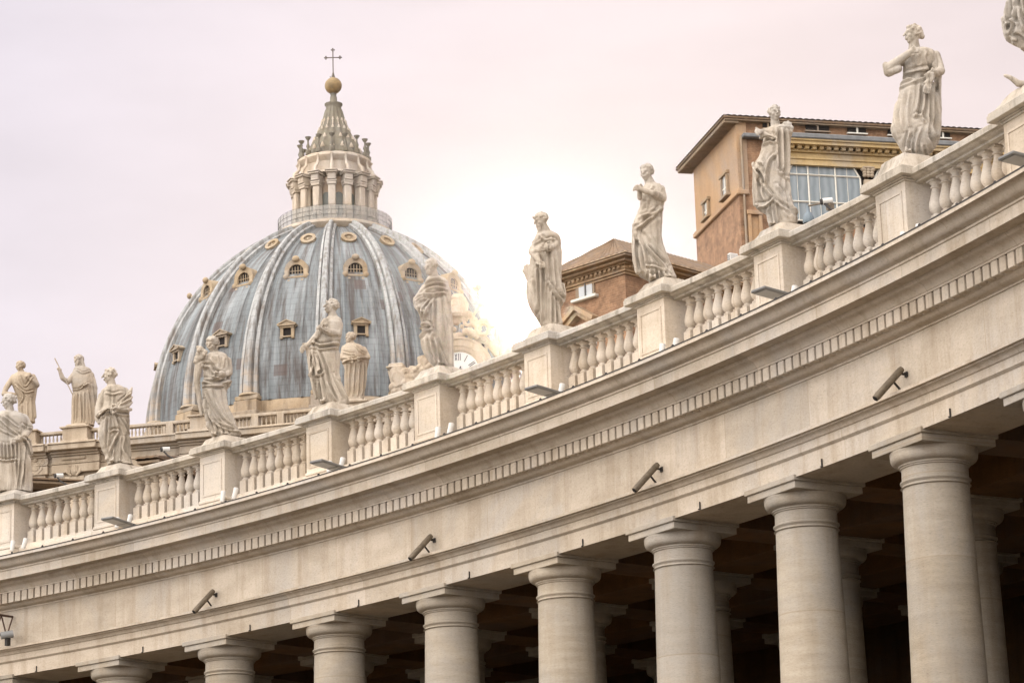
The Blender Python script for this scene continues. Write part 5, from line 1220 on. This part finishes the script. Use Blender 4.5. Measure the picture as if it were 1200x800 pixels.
# local: x along the front (right), y away along the left face
def lf(x, y):   # a point of the left face: (metres away from the corner, z)
    s, z = FLs.at(x, y); return -s, z
def ff(x, y, off=0.0): return FF.at(x, y, off)
zE = ff(866, 139.5)[1]; zS = ff(866, 226)[1]; dl = lf(814, 240)[0]
LW = 26.0
mm = MB(); mm.box((LW/2, dl/2, zS/2), (LW, dl, zS)); mm.build('brick_wall', M_BRICK, palace)
mm = MB(); mm.box((.32, dl/2, (zS+zE)/2), (.6, dl-.04, zE-zS-.02)); mm.build('stucco_wall', M_CREAM, palace)
mm = MB(); mm.box((LW/2+.3, dl/2+.05, (zS+zE)/2), (LW-.7, dl-.12, zE-zS)); mm.build('front_wall', M_BRICK, palace)
mm = MB(); mm.box((.2, dl/2-.06, zS+.02), (.75, dl+.3, .30), bev=.05); mm.box((.2, dl/2-.06, zS+.2), (.62, dl+.2, .12), bev=.03); mm.build('string_course', M_CREAM, palace)
# roof with tiles
ov = .85; x0, x1, y0, y1 = -ov, LW+ov, -.42, dl+.9; zt = zE-.12; rise = 1.0
V = []; F = []; nx = 260; ny = 6
for j in range(ny+1):
    t = j/ny
    for k in range(nx+1):
        xx = x0+(x1-x0)*k/nx; ins = t*7.0; xx2 = min(max(xx, x0+ins*.9), x1-ins*.9); w = .07*abs(math.sin(math.pi*xx/.36))
        V.append((xx2, y0+(y1-y0)/2*t, zt+.16+rise*t+w))
for j in range(ny):
    for k in range(nx): F.append((j*(nx+1)+k, j*(nx+1)+k+1, (j+1)*(nx+1)+k+1, (j+1)*(nx+1)+k))
mm = MB(); mm.add(V, F)
V = []; F = []
for j in range(ny+1):
    t = j/ny
    for k in range(161):
        yy = y0+(y1-y0)*k/160; ins = t*(y1-y0)/2; yy2 = min(max(yy, y0+ins), y1-ins); w = .05*abs(math.sin(math.pi*yy/.36)); V.append((x0+6.3*t, yy2, zt+.155+rise*t+w))
for j in range(ny):
    for k in range(160): F.append((j*161+k, (j+1)*161+k, (j+1)*161+k+1, j*161+k+1))
mm.add(V, F); mm.box(((x0+x1)/2, (y0+y1)/2, zt+.09), (x1-x0-.08, y1-y0-.08, .13), bev=.02); mm.build('roof', M_TILE, palace)
mm = MB(); mm.box(((x0+x1)/2, (y0+y1)/2, zt-.02), (x1-x0-.25, y1-y0-.25, .08))
for k in range(40):
    yy = y0+.3+(y1-y0-.6)*k/39; mm.box((x0+.55, yy, zt-.12), (.9, .12, .14))
mm.build('eave', M_EAVE, palace)
# the ochre loggia on the front
sl0 = ff(912, 200)[0]; sl1 = LW
zg = lambda y, pr=0.0: ff(1000, y, pr)[1]
mm = MB()
for (ya, yb, pr) in ((164.5, 167, .95), (167, 171.5, .85), (177.5, 181, .35), (181, 186.5, .18), (186.5, 189, .30), (189, 192.5, .22), (192.5, 196, .38)):
    za, zb_ = zg(ya, pr), zg(yb, pr); mm.box(((sl0+sl1)/2, -pr/2+.1, (za+zb_)/2), (sl1-sl0, pr+.2, za-zb_-.004))
za, zb_ = zg(171.5), zg(177.5); mm.box(((sl0+sl1)/2, .06, (za+zb_)/2), (sl1-sl0, .30, za-zb_)); lo_c = mm.build('loggia_cornice', M_OCHRE, palace)
mo = None; k = 0; s = sl0+.3
while s < sl1-1:
    if mo is None: mo = MB().box((0, 0, 0), (.26, .52, .26), bev=.04).build('modillion', M_OCHRE, lo_c); c = mo
    else: c = mo.copy(); COL.objects.link(c); c.parent = lo_c
    c.location = (s, -.36, zg(174.5, .6)); s += .44
mm = MB(); za, zb_ = zg(158.5, 1.05), zg(164.3, 1.05); s0 = ff(868, 158)[0]; mm.box(((sl0+sl1)/2, -.42, (za+zb_)/2), (sl1-sl0, 1.25, za-zb_), bev=.05); zq = ff(880, 158, .45)[1]; mm.box(((s0+sl0)/2, -.2, zq), (sl0-s0, .5, (za-zb_)*.8), bev=.05); mm.build('gutter', M_SLATE, palace)
zb0 = zg(262)
for x0_, x1_ in ((922, 1008), (1024, 1110)):
    a0, a1 = ff(x0_, 225)[0], ff(x1_, 225)[0]; zt0, zt1 = zg(196), zg(262); ch = .75; y_ = -.06
    poly = [(a0, zt1), (a1, zt1), (a1, zt0-ch), (a1-ch*.55, zt0), (a0+ch*.55, zt0), (a0, zt0-ch)]
    mm = MB(); mm.prism(poly, .10, c=(0, y_, 0)); w = mm.build('loggia_window', M_GLASS, palace)
    q = MB()
    def bar(p, r_): q.tube([(p[0], y_-.09, p[1]), (r_[0], y_-.09, r_[1])], .055, 4)
    for k in range(len(poly)): bar(poly[k], poly[(k+1) % len(poly)])
    for t in (.29, .66): bar((a0+(a1-a0)*t, zt1), (a0+(a1-a0)*t, zt0))
    for t in (.14, .44, .82): q.tube([(a0+(a1-a0)*t, y_-.08, zt1), (a0+(a1-a0)*t, y_-.08, zt0)], .018, 4)
    zm = zg(208.5); bar((a0, zm), (a1, zm)); bar((a0, zg(240)), (a1, zg(240)))
    q.build('frame', M_FRAME, w)
    mm = MB(); mm.box(((a0+a1)/2, .02, (zt0+zt1)/2), (a1-a0+.5, .12, zt0-zt1+.35)); mm.build('window_recess', M_DARK, palace)
for x0_, x1_ in ((1008.6, 1022.5), (1111, 1122)):
    a0, a1 = ff(x0_, 205)[0], ff(x1_, 205)[0]; c_ = (a0+a1)/2; mm = MB(); w = (a1-a0)
    mm.box((c_, -.1, zg(240)), (w*.72, .34, (zg(210)-zg(268))), bev=.03); mm.box((c_, -.15, zg(197.6)), (w*1.05, .5, .12), bev=.03)
    for sx in (-1, 0, 1):
        for kz in range(3): mm.ball((c_+sx*w*.3, -.28, zg(200.5+kz*3.2)), (.14, .12, .12))
    for sx in (-1, 1): mm.ball((c_+sx*w*.42, -.26, zg(199.5)), (.15, .14, .15))
    mm.build('pilaster', M_FACADE, palace, auto=50)
# attic windows under the eave, on the front
for x0_, x1_ in ((894, 905), (944, 971), (993, 1014), (1040, 1062), (1095, 1112)):
    a0, a1 = ff(x0_, 150)[0], ff(x1_, 150)[0]; za, zb_ = zg(149.5), zg(157.6)
    mm = MB(); mm.box(((a0+a1)/2, -.02, (za+zb_)/2), (a1-a0, .10, za-zb_)); w = mm.build('attic_window', M_DARK, palace)
    q = MB(); q.box(((a0+a1)/2, -.1, (za+zb_)/2), (.10, .08, za-zb_)); q.box(((a0+a1)/2, -.1, zb_+.03), (a1-a0+.15, .14, .07)); q.build('frame', M_FRAME if x0_ > 980 else M_EAVE, w)
# windows on the left stucco face
for (xa, ya, xb, yb) in ((846.5, 199, 853, 232), (825.5, 230, 831, 256)):
    d0, z1 = lf(xb, ya+4); d1, _ = lf(xa, ya+4); _, z0 = lf((xa+xb)/2, yb); dc = (d0+d1)/2; wd = d1-d0
    mm = MB()
    for sg in (-1, 1): mm.box((-.04, dc+sg*wd/2, (z0+z1)/2), (.22, .22, z1-z0), bev=.02)
    mm.box((-.06, dc, z1+.06), (.28, wd+.4, .2), bev=.02); mm.box((-.08, dc, z0-.05), (.34, wd+.5, .16), bev=.02); w = mm.build('window', stone_mat('window_surround_%d' % int(xa), (.33, .24, .15), (.27, .19, .115), (.2, .14, .09), scale=1), palace)
    q = MB(); q.box((.0, dc, (z0+z1)/2), (.10, wd-.2, z1-z0-.06)); q.build('pane', M_PANE, w)
    q = MB(); q.box((-.06, dc, (z0+z1)/2), (.05, .08, z1-z0-.1)); q.box((-.06, dc, z0+(z1-z0)*.4), (.05, wd-.2, .08)); q.build('frame', M_FRAME, w)
a0, z1 = ff(877, 250); a1, z0 = ff(892, 292); mm = MB()
for sx in (a0, a1): mm.box((sx, -.08, (z0+z1)/2), (.20, .3, z1-z0), bev=.02)
mm.box(((a0+a1)/2, -.1, z1), (a1-a0+.3, .36, .26), bev=.03); w = mm.build('blind_window', M_CREAM, palace)
q = MB(); q.box(((a0+a1)/2, -.02, (z0+z1)/2), (a1-a0-.1, .08, z1-z0)); q.build('panel', M_CREAM, w)
mm = MB(); p0 = ff(867.5, 160); p1 = ff(869.5, 300); mm.tube([(p0[0], -.12, p0[1]), (p0[0], -.12, p1[1])], .07, 8); mm.build('drainpipe', M_EAVE, palace)

# ------------------------------------------------------------------ the lower brick building with a tiled hip roof
PB0 = at_dist(733, 335, 118)
FR = Face(PB0, 45.5); FL2 = Face(PB0, 135.5)
house = thing('brick_building', 'lower brick building with tiled hip roof and small window, behind the young saint', 'building', FR.P, FR.rot)
hl = lambda x, y, off=0.0: (-FL2.at(x, y, off)[0], FL2.at(x, y, off)[1])
zc0 = FL2.at(733, 321)[1]; ze = FL2.at(738, 292, .9)[1]
AW, BW = 16.0, hl(651, 345)[0]       # along the right face (local x), along the left face (local y)
mm = MB(); mm.box((AW/2, BW/2, zc0/2), (AW, BW, zc0)); mm.build('wall', M_BRICK, house)
mm = MB(); H_ = ze-zc0
for (f0, f1, pr) in ((0, .14, .10), (.14, .26, .20), (.26, .34, .14), (.34, .56, .16), (.56, .64, .32), (.64, .80, .55), (.80, .92, .85), (.92, 1.0, .92)):
    mm.box((AW/2, BW/2, zc0+H_*(f0+f1)/2), (AW+2*pr, BW+2*pr, H_*(f1-f0)-.004), bev=.02)
hc = mm.build('cornice', stone_mat('warm_cornice', (.44, .30, .17), (.35, .23, .125), (.22, .14, .08), scale=.9, stain_amt=.6), house)
dm = MB(); s = .15
while s < BW: dm.box((-.20, s, zc0+H_*.47), (.14, .14, H_*.16)); s += .28
s = .15
while s < AW: dm.box((s, -.20, zc0+H_*.47), (.14, .14, H_*.16)); s += .28
dm.build('dentil_band', hc.data.materials[0], hc)
e_ = .7; zr = ze+1.45; V = []; F = []
ap0 = Vector((AW/2-2, BW/2, zr)); n1 = 60
def slope(A, B, C, D_, n_):
    """tiled slope: eave A-B, ridge D-C"""
    mm2 = MB(); V = []; F = []; L_ = (B-A).length; k_ = max(4, int(L_/.11))
    for j in range(8):
        t = j/7
        for k in range(k_+1):
            s = k/k_; p = A.lerp(B, s).lerp(D_.lerp(C, s), t); p = p+Vector((0, 0, .06*abs(math.sin(math.pi*s*L_/.34))+.03*(j % 2))); V.append(p)
    for j in range(7):
        for k in range(k_): F.append((j*(k_+1)+k, j*(k_+1)+k+1, (j+1)*(k_+1)+k+1, (j+1)*(k_+1)+k))
    return V, F
c00, c10, c11, c01 = Vector((-e_, -e_, ze+.05)), Vector((AW+e_, -e_, ze+.05)), Vector((AW+e_, BW+e_, ze+.05)), Vector((-e_, BW+e_, ze+.05))
r0, r1 = Vector((BW/2-.5, BW/2, zr+.3)), Vector((AW-BW/2+.5, BW/2, zr+.3))
mm = MB()
for A, B, C, D_ in ((c01, c00, r0, r0), (c00, c10, r1, r0), (c10, c11, r1, r1), (c11, c01, r0, r1)): mm.add(*slope(A, B, C, D_, 1))
mm.box((AW/2, BW/2, ze+.02), (AW+2*e_-.1, BW+2*e_-.1, .1)); mm.build('roof', M_TILE, house)
(d0, z1), (d1, z0) = hl(697, 328), hl(676, 352); mm = MB(); dc = (d0+d1)/2; wd = d1-d0
mm.box((-.02, dc, (z0+z1)/2), (.10, wd, z1-z0)); w = mm.build('window', M_EAVE, house)
q = MB(); q.box((-.06, dc-.06, (z0+z1)/2), (.06, wd*.72, (z1-z0)*.86)); q.build('pane', M_PANE, w)
q = MB(); q.box((-.11, dc-.06, (z0+z1)/2), (.05, .06, (z1-z0)*.86)); q.build('frame', M_GREY, w)
q = MB(); q.box((-.10, dc, z0-.06), (.26, wd+.4, .14), bev=.03); q.build('sill', M_FRAME, w)
(d0, z1), (d1, z0) = hl(703, 380), hl(661, 380); ap = hl(682, 362)[1]; dc = (d0+d1)/2; hw = (d1-d0)/2; zm = (z0+z1)/2
Rz = Matrix.Rotation(rad(90), 3, 'Z'); mm = MB()
for sg in (-1, 1):
    for pr, off in ((.5, 0), (.34, -.22)):
        a = Vector((-pr/2, dc+sg*hw*(1+off*.2), zm+off)); b = Vector((-pr/2, dc, ap+off)); d_ = b-a; L_ = d_.length; ang = math.atan2(d_.z, d_.y)
        mm.box((a+b)/2, (pr, L_, .2), mat=Matrix.Rotation(ang, 3, 'X'))
mm.box((-.15, dc, zm-.35), (.35, 2*hw, .22), bev=.02); mm.build('pediment', hc.data.materials[0], house)
mm = MB()
for xx in (790, 812):
    pass
# ------------------------------------------------------------------ air
hzm = bpy.data.materials.new('hazy_air'); hzm.use_nodes = True; hn = hzm.node_tree; hn.nodes.clear()
ho = hn.nodes.new('ShaderNodeOutputMaterial'); hv = hn.nodes.new('ShaderNodeVolumePrincipled')
hv.inputs['Color'].default_value = (1.0, .93, .90, 1); hv.inputs['Density'].default_value = .0000105; hv.inputs['Anisotropy'].default_value = .98
hn.links.new(hv.outputs[0], ho.inputs['Volume'])
hb = MB(); hb.box((0, 180, 68), (960, 700, 139)); hzo = hb.build('haze', hzm); tag(hzo, None, kind='stuff')
